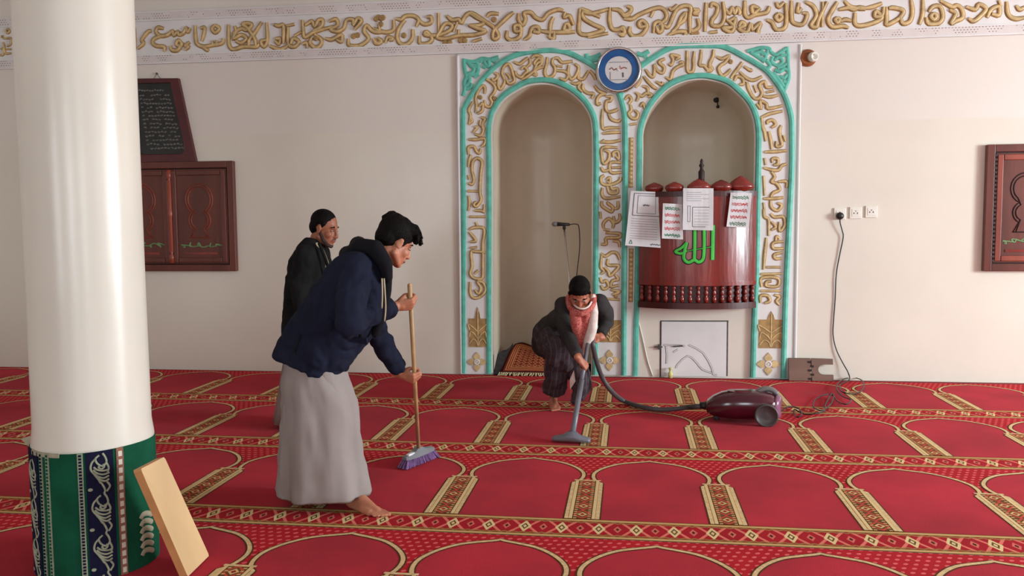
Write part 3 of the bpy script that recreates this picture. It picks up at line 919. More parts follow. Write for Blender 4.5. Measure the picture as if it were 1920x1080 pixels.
# green word painted in relief on the pulpit
def pmap(u, v, d):
    t = max(-1, min(1, (u-pcx)/phw)); q = parc(t, 0.03+d); return Vector((u, q.y, v))
yf = -0.28
GR = strokes('''598 480 596 600 594 700
540 480 541 600 535 690 505 714 478 700 440 716 412 690 418 640 430 590
482 480 481 600 478 700
430 590 400 622 358 648 395 660 432 640
440 642 500 632 592 616''', 3.375, 1160, 280)
for i, s in enumerate(GR):
    P = crom([wp(x, y, yf)+(0,) for x, y in s], 4); wd = (0.036, 0.032, 0.032, 0.026, 0.008)[i]
    bm = bmesh.new(); ribbon(bm, [(p.x, p.y) for p in P], wd+.016, 0.003, None, 0.0005, 0, 0, .9, pmap)
    B('letter_outline_shadow', bm, M['groove'], pu)  # dark rim round each letter: outline and shadow put in as colour
    bm = bmesh.new(); ribbon(bm, [(p.x, p.y) for p in P], wd, 0.006, None, 0.0015, 0, 0, .8, pmap)
    B('green_letter', bm, M['greenpaint'], pu)
# ------------------------------------------------------------------ papers on the pulpit
def sheet(label, quad, Y, marks, tilt=0.0):
    P = [U(x, y, Y) for x, y in quad]                        # TL TR BR BL
    base = (P[2]+P[3])/2
    e = empty('paper_sheet', base, label, 'paper', 'papers hung on the pulpit')
    def sp(a, b, d):
        top = P[0].lerp(P[1], a); bot = P[3].lerp(P[2], a); q = top.lerp(bot, b)
        q.y += -d-0.012*math.sin(a*5+b*3)*.5; return q
    bm = bmesh.new(); n = 6
    g_ = [[[bm.verts.new(sp(i/n, j/n, d)) for j in range(n+1)] for i in range(n+1)] for d in (0, 0.0015)]
    for L_ in g_:
        for i in range(n):
            for j in range(n): bm.faces.new((L_[i][j], L_[i+1][j], L_[i+1][j+1], L_[i][j+1]))
    edge = [(i, 0) for i in range(n)]+[(n, j) for j in range(n)]+[(n-i, n) for i in range(n)]+[(0, n-j) for j in range(n)]
    for k in range(len(edge)):
        a, b = edge[k], edge[(k+1) % len(edge)]
        bm.faces.new((g_[0][a[0]][a[1]], g_[0][b[0]][b[1]], g_[1][b[0]][b[1]], g_[1][a[0]][a[1]]))
    B('paper', bm, M['paper'], e)
    for m, pts, wd in marks:
        bm = bmesh.new()
        # ribbon measured in sheet space
        Q = [Vector(p) for p in pts]; L_ = []; wx = wd/(P[1]-P[0]).length; wy = wd/(P[3]-P[0]).length
        for i in range(len(Q)-1):
            a, b = Q[i], Q[i+1]; steps = max(1, int((b-a).length*5))
            d = Vector(((b-a).x/wx, (b-a).y/wy)).normalized(); nx, ny = -d.y*wx/2, d.x*wy/2
            for s in range(steps):
                p0, p1 = a.lerp(b, s/steps), a.lerp(b, (s+1)/steps)
                bm.faces.new([bm.verts.new(sp(x, y, 0.0028)) for x, y in ((p0.x+nx, p0.y+ny), (p1.x+nx, p1.y+ny), (p1.x-nx, p1.y-ny), (p0.x-nx, p0.y-ny))])
        B('print_mark', bm, m, e)
    return e
def rect(x0, y0, x1, y1): return [(x0, y0), (x1, y0), (x1, y1), (x0, y1), (x0, y0)]
def scrib(x0, x1, y, h, n=9, seed=1):
    r = random.Random(seed); return [(x0+(x1-x0)*i/n, y+(h if i % 2 else -h)*r.uniform(.2, 1)) for i in range(n+1)]
mk = [(M['ink'], rect(.12, .04, .92, .44), .006), (M['ink'], rect(.25, .08, .80, .40), .004), (M['ink'], scrib(.42, .62, .25, .02), .007)]
mk += [(M['ink'], [(.10, .50+.045*i), (.86, .50+.045*i)], .0025) for i in range(9)]
mk += [(M['ink'], scrib(.66, .94, .95, .018), .006), (M['inkgreen'], [(.10, .96), (.14, .89), (.18, .96), (.10, .96)], .006)]
sheet('large white lined paper with a boxed heading, leftmost on the pulpit', [(1183, 358), (1241, 360), (1243, 465), (1172, 460)], -0.20, mk)
def poster_marks(seed):
    out = []
    for i, c in enumerate((M['inkgreen'], M['inkred'], M['inkred'], M['inkred'], M['inkgreen'])):
        for q in range(2): out.append((c, scrib(.12, .86, .12+.19*i+.04*q, .035, 11, seed*10+i+q), .006))
    return out
sheet('small paper with rows of green and red writing, between the two plain papers', [(1243, 381), (1279, 383), (1281, 449), (1241, 447)], -0.305, poster_marks(1))
mk = [(M['ink'], [(.12, .1+.05*i), (.6+.25*(i % 2), .1+.05*i)], .0025) for i in range(5)]+[(M['ink'], rect(.16, .42, .24, .80), .004), (M['ink'], [(.32, .45), (.88, .45)], .005), (M['ink'], [(.32, .45), (.32, .92), (.75, .92)], .005)]+[(M['ink'], [(.38, .52+.07*i), (.86, .52+.07*i)], .002) for i in range(6)]
sheet('white printed paper at the centre of the pulpit above the green word', [(1281, 353), (1338, 353), (1337, 432), (1280, 431)], -0.33, mk)
sheet('crumpled paper with red and green writing, rightmost on the pulpit', [(1370, 361), (1410, 362), (1404, 427), (1362, 425)], -0.275, poster_marks(3))

# ------------------------------------------------------------------ hatch under the pulpit
ha = empty('wall_hatch', U(1300, 707), 'small white painted hatch door with dark gaps below the pulpit', 'hatch')
hx0, hx1, hz1 = U(1238, 650).x, U(1364, 650).x, U(1300, 602).z
bm = bmesh.new(); box(bm, ((hx0+hx1)/2, -0.006, hz1/2+.005), (hx1-hx0-0.022, 0.010, hz1-.022)); B('hatch_door', bm, M['white'], ha)
for a, b, wd in (((1238, 707), (1239, 602), .014), ((1238, 602), (1366, 602), .012), ((1364, 602), (1363, 705), .016)):
    bm = bmesh.new(); ribbon(bm, [wp(*a), wp(*b)], wd, .002, None, 0.0004, 0, 0, .9, wall_map); B('hatch_gap', bm, M['crack'], ha)
for s in ('200 470 440 478 530 490', '235 480 250 620 245 760', '390 830 420 770 570 640 700 730 800 850 950 905', '590 470 810 590 950 830 970 930 1030 940', '350 580 420 540'):
    P = crom([wp(x, y)+(0,) for x, y in strokes(s, 8.306, 1220, 590)[0]], 2)
    bm = bmesh.new(); ribbon(bm, [(p.x, p.y) for p in P], .020, .006, None, 0.010, 0, 1, .5, wall_map); B('raised_seam', bm, [M['crack'], M['white']], ha)
bm = bmesh.new(); a, b = U(1226, 650), U(1242, 650); tube(bm, [a+Vector((0, -.02, 0)), b+Vector((0, -.02, 0))], .007); tube(bm, [U(1262, 649)+Vector((0, -.02, 0)), U(1280, 648)+Vector((0, -.02, 0))], .008)
box(bm, U(1237, 650)+Vector((0, -.012, 0)), (.03, .03, .05)); B('latch', bm, M['crack'], ha)
bm = bmesh.new(); c = U(1257, 698, -.05); lathe(bm, [(.022, 0), (.024, .05), (.012, .06), (.012, .085), (.02, .09), (.02, .10)], (c.x, -.05, .006), None, 12)
o = B('plastic_bottle', bm, M['yellow'], None, True); tag(o, 'tiny yellow plastic bottle standing in front of the hatch', 'bottle')
bm = bmesh.new(); tube(bm, crom([U(1194, 590)+Vector((0, -.008, 0)), U(1204, 630)+Vector((0, -.008, 0)), U(1214, 675)+Vector((0, -.008, 0)), U(1224, 705)+Vector((0, -.01, 0))], 4), .006, 6)
tag(B('white_cable', bm, M['plate'], None, True), 'white cable running down the wall left of the hatch', 'cable')

# ------------------------------------------------------------------ pillar and its carpet wrap
PB = G(172, 1071); pyc = -8.5423+3.95*math.cos(0)  # centre depth
PCY = -4.98; PC = Vector((U(177, 840, PCY).x, PCY, 0)); PR = 0.245
pil = empty('round_pillar', PC, 'thick round cream pillar at the left of the photo', 'pillar')
ZW = U(172, 851, PCY-PR).z
bm = bmesh.new(); lathe(bm, [(PR-.004, 0.01), (PR-.004, ZW-.02), (PR+.012, ZW), (PR+.012, ZW+.01), (PR+.003, ZW+.08), (PR, 1.2), (PR, 2.0), (PR, 3.2), (PR, ZC)], PC, None, 64); B('shaft', bm, M['pillar'], pil, True)
wr = empty('carpet_wrap', PC+Vector((0, 0, 0.0)), 'green carpet with navy and silver borders wrapped round the pillar base', 'carpet wrap')
WR = PR+0.016
view = math.atan2(-DIST-PC.y, 0-PC.x)      # direction from pillar to camera
def cyl(s, z, d):                           # s: arc length, + to the right as seen by the camera
    a = view+s/WR; return Vector((PC.x+(WR+d)*math.cos(a), PC.y+(WR+d)*math.sin(a), z))
def wrap_band(name, s0, s1, m, d=0.0, z1=ZW, z0=0.006, par=wr):
    bm = bmesh.new(); n = max(1, int(abs(s1-s0)/.03)); rings = []
    for i in range(n+1):
        s = s0+(s1-s0)*i/n; zz = z1+0.004*math.sin(s*9)
        rings.append([cyl(s, z0, d-.012), cyl(s, z0, d), cyl(s, zz, d), cyl(s, zz, d-.012)])
    loft(bm, rings); return B(name, bm, m, par)
wrap_band('green_pile', -WR*PI*.97, WR*PI*.97, M['green'])
def xs(px):        # arc length where that pixel column cuts the wrap at mid height
    t = (px-184)/ (118.0); t = max(-.995, min(.995, t)); return math.asin(t)*WR
s0, s1 = xs(167), xs(216)
wrap_band('navy_border', s0, s1, M['navy'], .003)
def bead_line(s, m, mw, n, wd, z0=.01, z1=ZW-.004, kind=0):
    wrap_band('bead_strip', s-wd/2, s+wd/2, m, .005)
    bm = bmesh.new()
    for i in range(n):
        z = z0+(z1-z0)*(i+.5)/n; hgt = (z1-z0)/n*.62
        pts = [(s-wd*.26, z-hgt/2), (s+wd*.26, z-hgt/2), (s+wd*.26, z+hgt/2), (s-wd*.26, z+hgt/2)]
        prism(bm, pts, .004, .0075, cyl)
    tag(B('woven_beads', bm, mw, wr), kind='stuff')
bead_line(xs(158), M['silveryarn'], M['navy'], 40, .022)
bead_line(xs(228), M['beadyarn'], M['beadwhite'], 15, .030)
bead_line(xs(90), M['silveryarn'], M['navy'], 36, .016); bead_line(xs(101), M['silveryarn'], M['green'], 36, .016)
wrap_band('navy_border', xs(66.5), xs(84), M['navy'], .004)
# arabesque in the navy borders
def arab(sc0, sc1, rep, first):
    wdt = sc1-sc0; H = .178
    for k in range(rep):
        z0 = first-k*H
        bm = bmesh.new()
        def m_(pts): return [(sc0+wdt*a, z0-H*b) for a, b in pts]
        cur = [[(.62, -.12), (.72, .0), (.74, .12), (.60, .2), (.42, .12), (.36, .0), (.50, -.08)], [(.36, .0), (.22, .10), (.18, .25), (.30, .38), (.42, .5), (.52, .62)],
               [(.52, .16), (.46, .22), (.56, .27), (.66, .22), (.62, .15)], [(.74, .12), (.82, .26), (.78, .36)], [(.28, .2), (.42, .28), (.66, .32), (.84, .30)],
               [(.26, .27), (.40, .36), (.62, .41), (.84, .38)], [(.30, .36), (.42, .44), (.62, .50), (.82, .46)], [(.40, .46), (.52, .54), (.68, .58), (.82, .54)],
               [(.46, .56), (.56, .64), (.66, .80), (.62, .88)], [(.74, .60), (.84, .72), (.72, .84)]]
        for c in cur:
            P = crom([q+(0,) for q in m_(c)], 4); ribbon(bm, [(p.x, p.y) for p in P], .0085, .003, None, .003, 0, 0, .6, cyl)
        P = [(sc0+wdt*(.14+.09*math.cos(a)), z0-H*(.75+.04*math.sin(a))) for a in [2*PI*q/10 for q in range(10)]]
        prism(bm, P, .003, .006, cyl)
        B('arabesque', bm, M['silveryarn'], wr)
arab(s0, s1, 4, ZW-.03); arab(xs(66.5), xs(84), 4, ZW-.06)
for k in range(6):
    zz = .23-.034*k; a0 = xs(262); bm = bmesh.new()
    P = crom([(a0, zz, 0), (a0+.016, zz+.016, 0), (a0+.045, zz+.012, 0), (a0+.075, zz-.004, 0)], 4); ribbon(bm, [(p.x, p.y) for p in P], .024, .006, None, .002, 0, 0, .6, cyl)
    B('scallop', bm, M['backing'], wr)
# turned out corner of the wrap at its left and the overlapping hem at its top
bm = bmesh.new(); a = cyl(xs(64), .55, 0)
t1, t2, t3 = U(42, 822, PCY), U(72, 812, PCY-.03), U(74, 852, PCY-.08)
prism(bm, [(0, 0), (1, 0), (1, 1), (0, 1)], 0, .012, lambda u, v, d: (t1.lerp(t2, u)).lerp(t3+Vector((.01*u, 0, 0)), v*(.35+.65*v))+Vector((0, -d, 0)))
B('turned_corner', bm, M['backing'], wr)
wrap_band('folded_hem', xs(74), xs(122), M['backing'], .004, ZW+.004, ZW-.018)

# ------------------------------------------------------------------ board leaning on the pillar
b0, b1 = G(338, 1086), G(379, 1046); t0, t1 = U(249, 884, -5.27), U(294, 861, -5.13)
wv = (b1-b0); bl = (t0+t1)/2-(b0+b1)/2; nrm = wv.cross(bl).normalized()
if nrm.y > 0: nrm = -nrm
bm = bmesh.new(); th = 0.035
def bd(u, v, d): return b0.lerp(b1, u).lerp(t0.lerp(t1, u), v)-nrm*(th-d)+Vector((0, 0, .004))
pl_ = [(0.02, 0), (.98, 0), (1, .02), (1, .98), (.97, 1), (.03, 1), (0, .98), (0, .02)]
prism(bm, pl_, 0, th, bd, 0, 1); prism(bm, pl_, None, 0, bd, 0)
tag(B('wooden_board', bm, [M['oak'], M['oakedge']]), 'pale wooden board leaning against the wrapped pillar base', 'board')

# ------------------------------------------------------------------ cupboards
def cupboard(label, x0, x1, z0, z1, style):
    cx = (x0+x1)/2; e = empty('wall_cupboard', (cx, 0, z0), label, 'cupboard', 'carved wall cupboards')
    w_, h_ = x1-x0, z1-z0; fr = .07; W1, W2 = M['wood'], M['wood2']
    bm = bmesh.new(); box(bm, (cx, -.012, (z0+z1)/2), (w_-.02, .022, h_-.02)); B('back_board', bm, M['groove'], e)
    for (c, s) in (((x0+fr/2, z0+h_/2), (fr, h_)), ((x1-fr/2, z0+h_/2), (fr, h_)), ((cx, z1-fr/2), (w_-2*fr, fr)), ((cx, z0+fr/2), (w_-2*fr, fr))):
        bm = bmesh.new(); box(bm, (c[0], -.03, c[1]), (s[0], .06, s[1]), bevel=.006); B('frame_rail', bm, W1, e)
    if style: # toothed carving along the jambs
        bm = bmesh.new()
        for i in range(26):
            zz = z0+.1+i*(h_-.2)/25
            box(bm, (x0+fr+.012, -.05, zz), (.03, .02, .02), mi=0)
        tag(B('tooth_carving', bm, M['groove'], e), kind='stuff')
    dw = (w_-2*fr-.03)/2
    for s in (-1, 1):
        dx = cx+s*(dw/2+.008); dz = (z0+z1)/2; dh = h_-2*fr-.02
        bm = bmesh.new(); box(bm, (dx, -.036, dz), (dw-.01, .024, dh), bevel=.004)
        d = B('door', bm, W1, e)
        bm = bmesh.new()
        for (c, q) in (((dx-dw/2+.04, dz), (.05, dh-.03)), ((dx+dw/2-.04, dz), (.05, dh-.03))): box(bm, (c[0], -.055, c[1]), (q[0], .02, q[1]), bevel=.006)
        for zz in (dz+dh/2-.04, dz-dh/2+.04): box(bm, (dx, -.055, zz), (dw-.14, .02, .05), bevel=.006)
        B('door_moulding', bm, W2 if style else W1, d)
        # trefoil carving
        bm = bmesh.new(); r = dw*.24
        for off in (0, .026):
            P = []
            for (cxx, czz, rr, a0, a1) in ((dx, dz+dh*.16, r-off, -0.35*PI+PI*0, 1.35*PI), (dx, dz-dh*.08, r*.8-off, 1.25*PI, .8*PI)):
                pass
            up = [(dx+(r-off)*math.cos(a), dz+dh*.18+(r-off)*1.1*math.sin(a)) for a in [(-.3+1.6*i/16)*PI for i in range(17)]]
            lo_l = [(dx-(r*.8-off)*1.0*math.cos(a), dz-dh*.04+(r*.8-off)*math.sin(a)) for a in [(.35-.7*i/8)*PI for i in range(9)]]
            lo_r = [(2*dx-p[0], p[1]) for p in lo_l[::-1]]
            tail = [(dx-r*.75+off, dz-dh*.22), (dx+r*.75-off, dz-dh*.22)]
            pts = up+lo_l+tail+lo_r
            ribbon(bm, pts, .014, .008, None, .047, 0, 0, .5, wall_map, True)
        B('trefoil_carving', bm, M['groove'] if style else W2, d)
        bm = bmesh.new()
        for q in range(5):
            r_ = random.Random(q+s*7); xx = dx-dw*.3+dw*.15*q
            P = crom([(xx+dw*.05*r_.uniform(-1, 1), dz-dh*.30+.03*r_.uniform(-1, 1), 0) for _ in range(4)]+[(xx+dw*.14, dz-dh*.31, 0)], 3)
            ribbon(bm, [(p.x, p.y) for p in P], .013, .005, None, .048, 0, 0, .6, wall_map)
        B('green_inscription', bm, M['greenletter'], d)
        bm = bmesh.new(); box(bm, (dx, -.05, dz-dh*.39), (dw*.6, .01, .022)); B('red_line', bm, M['pulpit'], d)
        # turned half column beside the meeting stile
    bm = bmesh.new(); H = h_-2*fr-.03
    lathe(bm, [(.026, 0), (.026, .08), (.014, .1), (.024, .13), (.022, H*.5), (.03, H*.53), (.022, H*.56), (.024, H-.12), (.014, H-.1), (.026, H-.08), (.026, H)], (cx, -.06, z0+fr+.015), None, 12)
    B('centre_column', bm, W2, e, True)
    return e
cupboard('dark carved double-door wall cupboard under the black tablet, beside the pillar', U(208, 400).x, U(444, 400).x, U(440, 508).z, U(440, 302).z, False)
rx0 = U(1843, 400).x; cupboard('reddish carved wall cupboard at the right edge of the photo', rx0, rx0+1.25, U(1840, 508).z, U(1846, 272).z, True)

# inscribed tablet on the cupboard
tb = empty('inscribed_tablet', U(310, 302, -.06), 'black inscribed tablet in a sloping maroon frame on top of the dark cupboard', 'tablet')
zc0 = U(440, 302).z+.004
q4 = [(236, 149), (338, 148), (371, 301), (246, 301)]
P4 = [wp(x, y) for x, y in q4]; P4[2] = (P4[2][0], zc0); P4[3] = (P4[3][0], zc0)
i4 = [wp(x, y) for x, y in [(244, 158), (324, 156), (350, 270), (350, 284), (344, 290), (272, 291), (264, 286), (260, 275)]]
bm = bmesh.new(); prism(bm, P4, 0.002, .05, wall_map, 0, None, [i4]); B('tablet_frame', bm, M['tabframe'], tb)
bm = bmesh.new(); prism(bm, i4, .002, .035, wall_map); B('black_plate', bm, M['tablet'], tb)
lo = [(p[0], p[1]) for p in i4]; bm = bmesh.new(); ribbon(bm, lo, .008, .005, None, .047, 0, 0, .6, wall_map, True); B('inner_bead', bm, M['tabframe'], tb)
for i in range(15):
    yy = 172+i*7.6 if i else 170; xl = 262+(yy-165)*.15; xr = 318+(yy-165)*.27
    if i == 0: xr = 316
    bm = bmesh.new(); r_ = random.Random(i); n = 11
    for k in range(n):
        if r_.random() < .12: continue
        xa = xl+(xr-xl)*(k+.12)/n; xb = xl+(xr-xl)*(k+.85)/n
        P = [wp(xa, yy+r_.uniform(-1, 1)), wp((xa+xb)/2, yy+r_.uniform(-2, 2)), wp(xb, yy+r_.uniform(-1, 1))]
        ribbon(bm, P, .014, .002, None, .035, 0, 0, .8, wall_map)
    B('text_line', bm, M['tabtext'], tb)
bm = bmesh.new(); tube(bm, [U(287, 149, -.02), U(294, 138, -.008), U(302, 149, -.02)], .003, 6); ell(bm, U(294, 138, -.008), (.012, .012, .012)); B('hanger', bm, M['crack'], tb)

# ------------------------------------------------------------------ wall clock, lamp holder, hook
ck = empty('wall_clock', U(1160, 132, -.03), 'round wall clock with blue ring and silver rim between the arches', 'clock')
c = U(1160, 132, -.03); R = 42/186.5
bm = bmesh.new(); lathe(bm, [(R*.86, -.004), (R*1.0, 0), (R*1.0, .02), (R*.95, .045), (R*.88, .05), (R*.86, .035)], c, RX, 48, 0, False); B('silver_rim', bm, M['steel'], ck, True)
bm = bmesh.new(); lathe(bm, [(R*.87, .0), (R*.87, .034), (R*.60, .036), (R*.58, .034), (R*.58, 0)], c, RX, 48, 0, False); B('blue_ring', bm, M['blue'], ck)
bm = bmesh.new(); lathe(bm, [(R*.60, .0), (R*.60, .030), (.001, .030)], c, RX, 48); B('dial', bm, M['dial'], ck)
def cm(u, v, d): return Vector((c.x+u*R, c.y-.030-d, c.z+v*R))
for (pts, wd, m) in (([(-.42, .33), (.42, .33)], .02, M['ink']), ([(-.40, .03), (-.30, .10), (-.2, .0), (-.08, .06)], .05, M['beadyarn']), ([(.1, .05), (.24, .1), (.36, .05)], .05, M['beadyarn']), ([(.06, 0), (.05, .18), (.13, .02)], .03, M['inkred']), ([(.18, -.12), (.19, -.32)], .07, M['ink']), ([(-.36, -.42), (.36, -.42)], .02, M['ink']), ([(-.36, -.08), (-.36, -.40)], .02, M['ink'])):
    bm = bmesh.new(); ribbon(bm, pts, wd, .002, None, .001, 0, 0, .8, lambda u, v, d: cm(u, v, d)); B('dial_mark', bm, m, ck)
bm = bmesh.new(); ribbon(bm, [(-.3, -.475), (0, -.49), (.3, -.475)], .03, .002, None, .005, 0, 0, .8, cm); B('dial_mark', bm, M['paper'], ck)
bm = bmesh.new(); lathe(bm, [(.012, 0), (.012, .008), (.001, .010)], c+Vector((0, -.03, 0)), RX, 12); B('hub', bm, M['paper'], ck)
lh = empty('lamp_holder', U(1516, 109), 'round copper-brown lamp holder with a pale socket, right of the arches', 'lamp holder')
c2 = U(1514, 109); bm = bmesh.new(); r_ = .082
lathe(bm, [(r_, 0), (r_, .012), (r_*.85, .03), (r_*.6, .035), (r_*.5, .028), (.001, .028)], c2, RX, 24); B('copper_rose', bm, M['copper'], lh, True)
c3 = c2+Vector((.03, -.028, .0)); bm = bmesh.new(); lathe(bm, [(.042, -.004), (.046, .03), (.04, .06), (.03, .062), (.028, .03), (.001, .03)], c3, RX @ Matrix.Rotation(.35, 3, 'Y'), 18); B('socket', bm, M['plate'], lh, True)
yb_ = .70
hk = empty('bulb_socket', U(1344, 186, yb_), 'small dark bulb socket on the back of the right niche', 'lamp socket')
bm = bmesh.new(); p_ = U(1344, 186, yb_); lathe(bm, [(.03, 0), (.032, .03), (.02, .045), (.018, .07), (.001, .07)], p_+Vector((0, .06, 0)), RX, 12); B('socket_body', bm, M['black'], hk, True)
bm = bmesh.new(); ell(bm, U(1346, 200, yb_+.03), (.018, .02, .018)); tube(bm, [U(1345, 190, yb_+.05), U(1346, 200, yb_+.03)], .006, 6); B('dangling_knob', bm, M['black'], hk, True)

# ------------------------------------------------------------------ sockets, plug, cord
for i, (px, py, lab) in enumerate(((1574, 401, 'white wall socket with the black plug in it'), (1603.5, 399, 'white wall socket, middle of the three plates'), (1633, 397, 'white wall switch plate, rightmost of the three plates'))):
    c = U(px, py); e = empty('wall_socket', c, lab, 'socket', 'electrical plates on the right wall')
    bm = bmesh.new(); box(bm, c+Vector((0, -.008, 0)), (.108, .016, .112), bevel=.004); B('plate', bm, M['plate'], e)
    bm = bmesh.new(); box(bm, c+Vector((0, -.017, .0)), (.07, .004, .07), bevel=.0015); B('insert', bm, M['plate'], e)
    bm = bmesh.new()
    for dx in (-.016, .016): box(bm, c+Vector((dx, -.0195, -.004)), (.008, .002, .014))
    box(bm, c+Vector((0, -.0195, .016)), (.010, .002, .008)); B('pin_hole', bm, M['crack'], e)
cord = empty('power_cord', U(1590, 712, -.1), 'black vacuum power cord with round plug, hanging from the wall socket and coiling on carpet', 'cord')
pc_ = U(1574, 405, -.02); bm = bmesh.new(); lathe(bm, [(.03, 0), (.036, .012), (.034, .032), (.02, .045), (.001, .046)], pc_+Vector((0, -.0, 0)), RX, 16); B('plug', bm, M['black'], cord, True)
pts = [pc_+Vector((0, -.035, -.01)), U(1575, 416, -.04), U(1579, 432, -.03), U(1581, 445, -.02), U(1574, 480, -.015), U(1568, 515, -.015), U(1566, 560, -.012), U(1563, 600, -.012), U(1562, 628, -.012), U(1568, 655, -.02), U(1580, 680, -.03), U(1590, 698, -.05)]
fl = [(1592, 712), (1575, 722), (1580, 735), (1605, 738), (1619, 728), (1617, 714), (1600, 708), (1580, 712), (1568, 726), (1578, 742), (1596, 750), (1586, 758), (1570, 752), (1562, 742), (1548, 740), (1530, 748), (1525, 762), (1540, 770), (1556, 760), (1563, 745), (1560, 738), (1548, 758), (1546, 770), (1530, 775), (1512, 777), (1498, 772), (1490, 768), (1489, 776), (1495, 782), (1503, 778), (1500, 768), (1488, 763), (1475, 764), (1462, 772), (1454, 778)]
zt_ = [0.02+0.008*(i % 3) for i in range(len(fl))]
pts += [G(x, y, z) for (x, y), z in zip(fl, zt_)]
bm = bmesh.new(); tube(bm, crom(pts, 5), .0055, 6); B('cable', bm, M['black'], cord, True)

# ------------------------------------------------------------------ book stand against the wall
bs = empty('folded_book_stand', U(1518, 712, -.04), 'folded brown wooden book stand leaning on the wall right of the arches', 'book stand')
a = U(1478, 712, -.05); zz = U(1518, 671, -.02).z; xa, xb, xc = U(1478, 700, -.05).x, U(1520, 700, -.05).x, U(1561, 700, -.05).x
def lean(u, v, d): return Vector((u, -(.085-.055*v/zz)-d, v))
bm = bmesh.new(); prism(bm, [(xa, .008), (xb-.006, .008), (xb-.006, zz), (xa, zz)], 0, .02, lean); B('leaf', bm, M['standwood'], bs)
n0 = []; cy_ = zz*.52
for i in range(9):
    t = -PI/2-PI*i/8; n0.append((xc-.085+.055*math.cos(t), cy_+zz*.22*math.sin(t)))
bm = bmesh.new(); prism(bm, [(xb+.004, .008), (xc-.02, .008), (xc, .012), (xc, cy_-zz*.22)]+n0+[(xc, cy_+zz*.22), (xc, zz-.004), (xb+.004, zz)], 0, .02, lean); B('leaf', bm, M['standwood'], bs)
bm = bmesh.new()
for k in range(5): box(bm, (xb-.003+(.012 if k % 2 else -.012), lean(0, zz*(.12+.18*k), .012).y, zz*(.12+.18*k)), (.03, .026, zz*.09))
B('hinge_joint', bm, M['groove'], bs)

# ------------------------------------------------------------------ microphone stand and rugs in the left niche
mst = empty('microphone_stand', (U(1080, 690, .1).x, .12, 0), 'chrome microphone stand with black microphone in the left niche', 'microphone stand')
top = U(1058, 430, .1); bot = U(1084, 700, .12); bot.z = .02
bm = bmesh.new(); tube(bm, [bot, top], .009, 8); B('pole', bm, M['steel'], mst, True)
bm = bmesh.new(); lathe(bm, [(.14, 0), (.14, .012), (.03, .03), (.012, .05)], (bot.x, bot.y, .002), None, 24); B('base', bm, M['black'], mst, True)
bm = bmesh.new(); ma, mb = U(1036, 420, .1), U(1068, 421, .1); tube(bm, [ma.lerp(mb, .28), ma.lerp(mb, .5), mb], [.022, .018, .014], 12); B('microphone_body', bm, M['black'], mst, True)
bm = bmesh.new(); ell(bm, ma.lerp(mb, .14), (.034, .026, .026)); B('microphone_head', bm, M['vacgrey'], mst, True)
bm = bmesh.new(); tube(bm, [top, U(1058, 424, .1)], .016, 10); B('clip', bm, M['black'], mst, True)
bm = bmesh.new(); tube(bm, crom([mb, U(1078, 420, .1), U(1085, 424, .11), U(1087, 450, .12), U(1086, 475, .12), U(1082, 510, .12), U(1078, 560, .12), bot+Vector((-.02, 0, .06))], 5), .005, 6); B('microphone_cable', bm, M['black'], mst, True)
def drape(name, rows, mats, label, cat, th=.012, group=None):
    """rows: grid of points; extrudes to a thin cloth"""
    bm = bmesh.new(); uvl = bm.loops.layers.uv.new('uv'); R_ = len(rows); C_ = len(rows[0])
    tp = [[bm.verts.new(p) for p in r] for r in rows]; bt = [[bm.verts.new(p-Vector((0, -.0, th))) for p in r] for r in rows]
    def q(vs, uv, mi=0):
        f = bm.faces.new(vs); f.material_index = mi
        for l, c in zip(f.loops, uv): l[uvl].uv = c
    for i in range(R_-1):
        for j in range(C_-1):
            uv = [(j/(C_-1), i/(R_-1)), ((j+1)/(C_-1), i/(R_-1)), ((j+1)/(C_-1), (i+1)/(R_-1)), (j/(C_-1), (i+1)/(R_-1))]
            q((tp[i][j], tp[i][j+1], tp[i+1][j+1], tp[i+1][j]), uv); q((bt[i][j], bt[i+1][j], bt[i+1][j+1], bt[i][j+1]), uv)
    ed = [(0, j) for j in range(C_)]+[(i, C_-1) for i in range(1, R_)]+[(R_-1, j) for j in range(C_-2, -1, -1)]+[(i, 0) for i in range(R_-2, 0, -1)]
    for k in range(len(ed)):
        a_, b_ = ed[k], ed[(k+1) % len(ed)]; q((tp[a_[0]][a_[1]], tp[b_[0]][b_[1]], bt[b_[0]][b_[1]], bt[a_[0]][a_[1]]), [(0, 0)]*4)
    return tag(B(name, bm, mats, None, True), label, cat, group)
# patterned rug: a folded pile with its face sloping to the room
rl, rr_ = U(930, 700, .0).x, U(1040, 700, .0).x
bl_, br_ = U(965, 645, .45), U(1040, 648, .45); fl_, fr_ = U(937, 699, -.03), U(1042, 700, -.03)
fl_.z = fr_.z = .03
rows = []
for i in range(9):
    v = i/8; r = []
    for j in range(13):
        u = j/12; p = bl_.lerp(br_, u).lerp(fl_.lerp(fr_, u), v); zt2 = bl_.z*(1-v)**1.0; p.z = .03+(bl_.z-.03)*(1-v)+.02*math.sin(u*9+v*4)*(1-v)+.02*math.sin(PI*v); r.append(p)
    rows.append(r)
rug = drape('prayer_rug', rows, [M['rug']], 'folded patterned red prayer rug lying in the left niche', 'rug')
bm = bmesh.new()
for i in range(34):
    t = i/33; p = fl_.lerp(fr_, t); tube(bm, [p+Vector((0, .0, .0)), p+Vector((random.uniform(-.01, .01), -.035, -.012)), p+Vector((random.uniform(-.015, .015), -.07, -.02))], [.006, .006, .003], 4)
fg = B('fringe', bm, M['fringe'], rug); fg['kind'] = 'stuff'
bm = bmesh.new()
prism(bm, [(bl_.x+.02, .012), (rr_, .012), (rr_, bl_.z*.5), (bl_.x+.02, bl_.z*.5)], -.45, -.25, wall_map); bmesh.ops.bevel(bm, geom=list(bm.edges), offset=.02, segments=2, affect='EDGES')
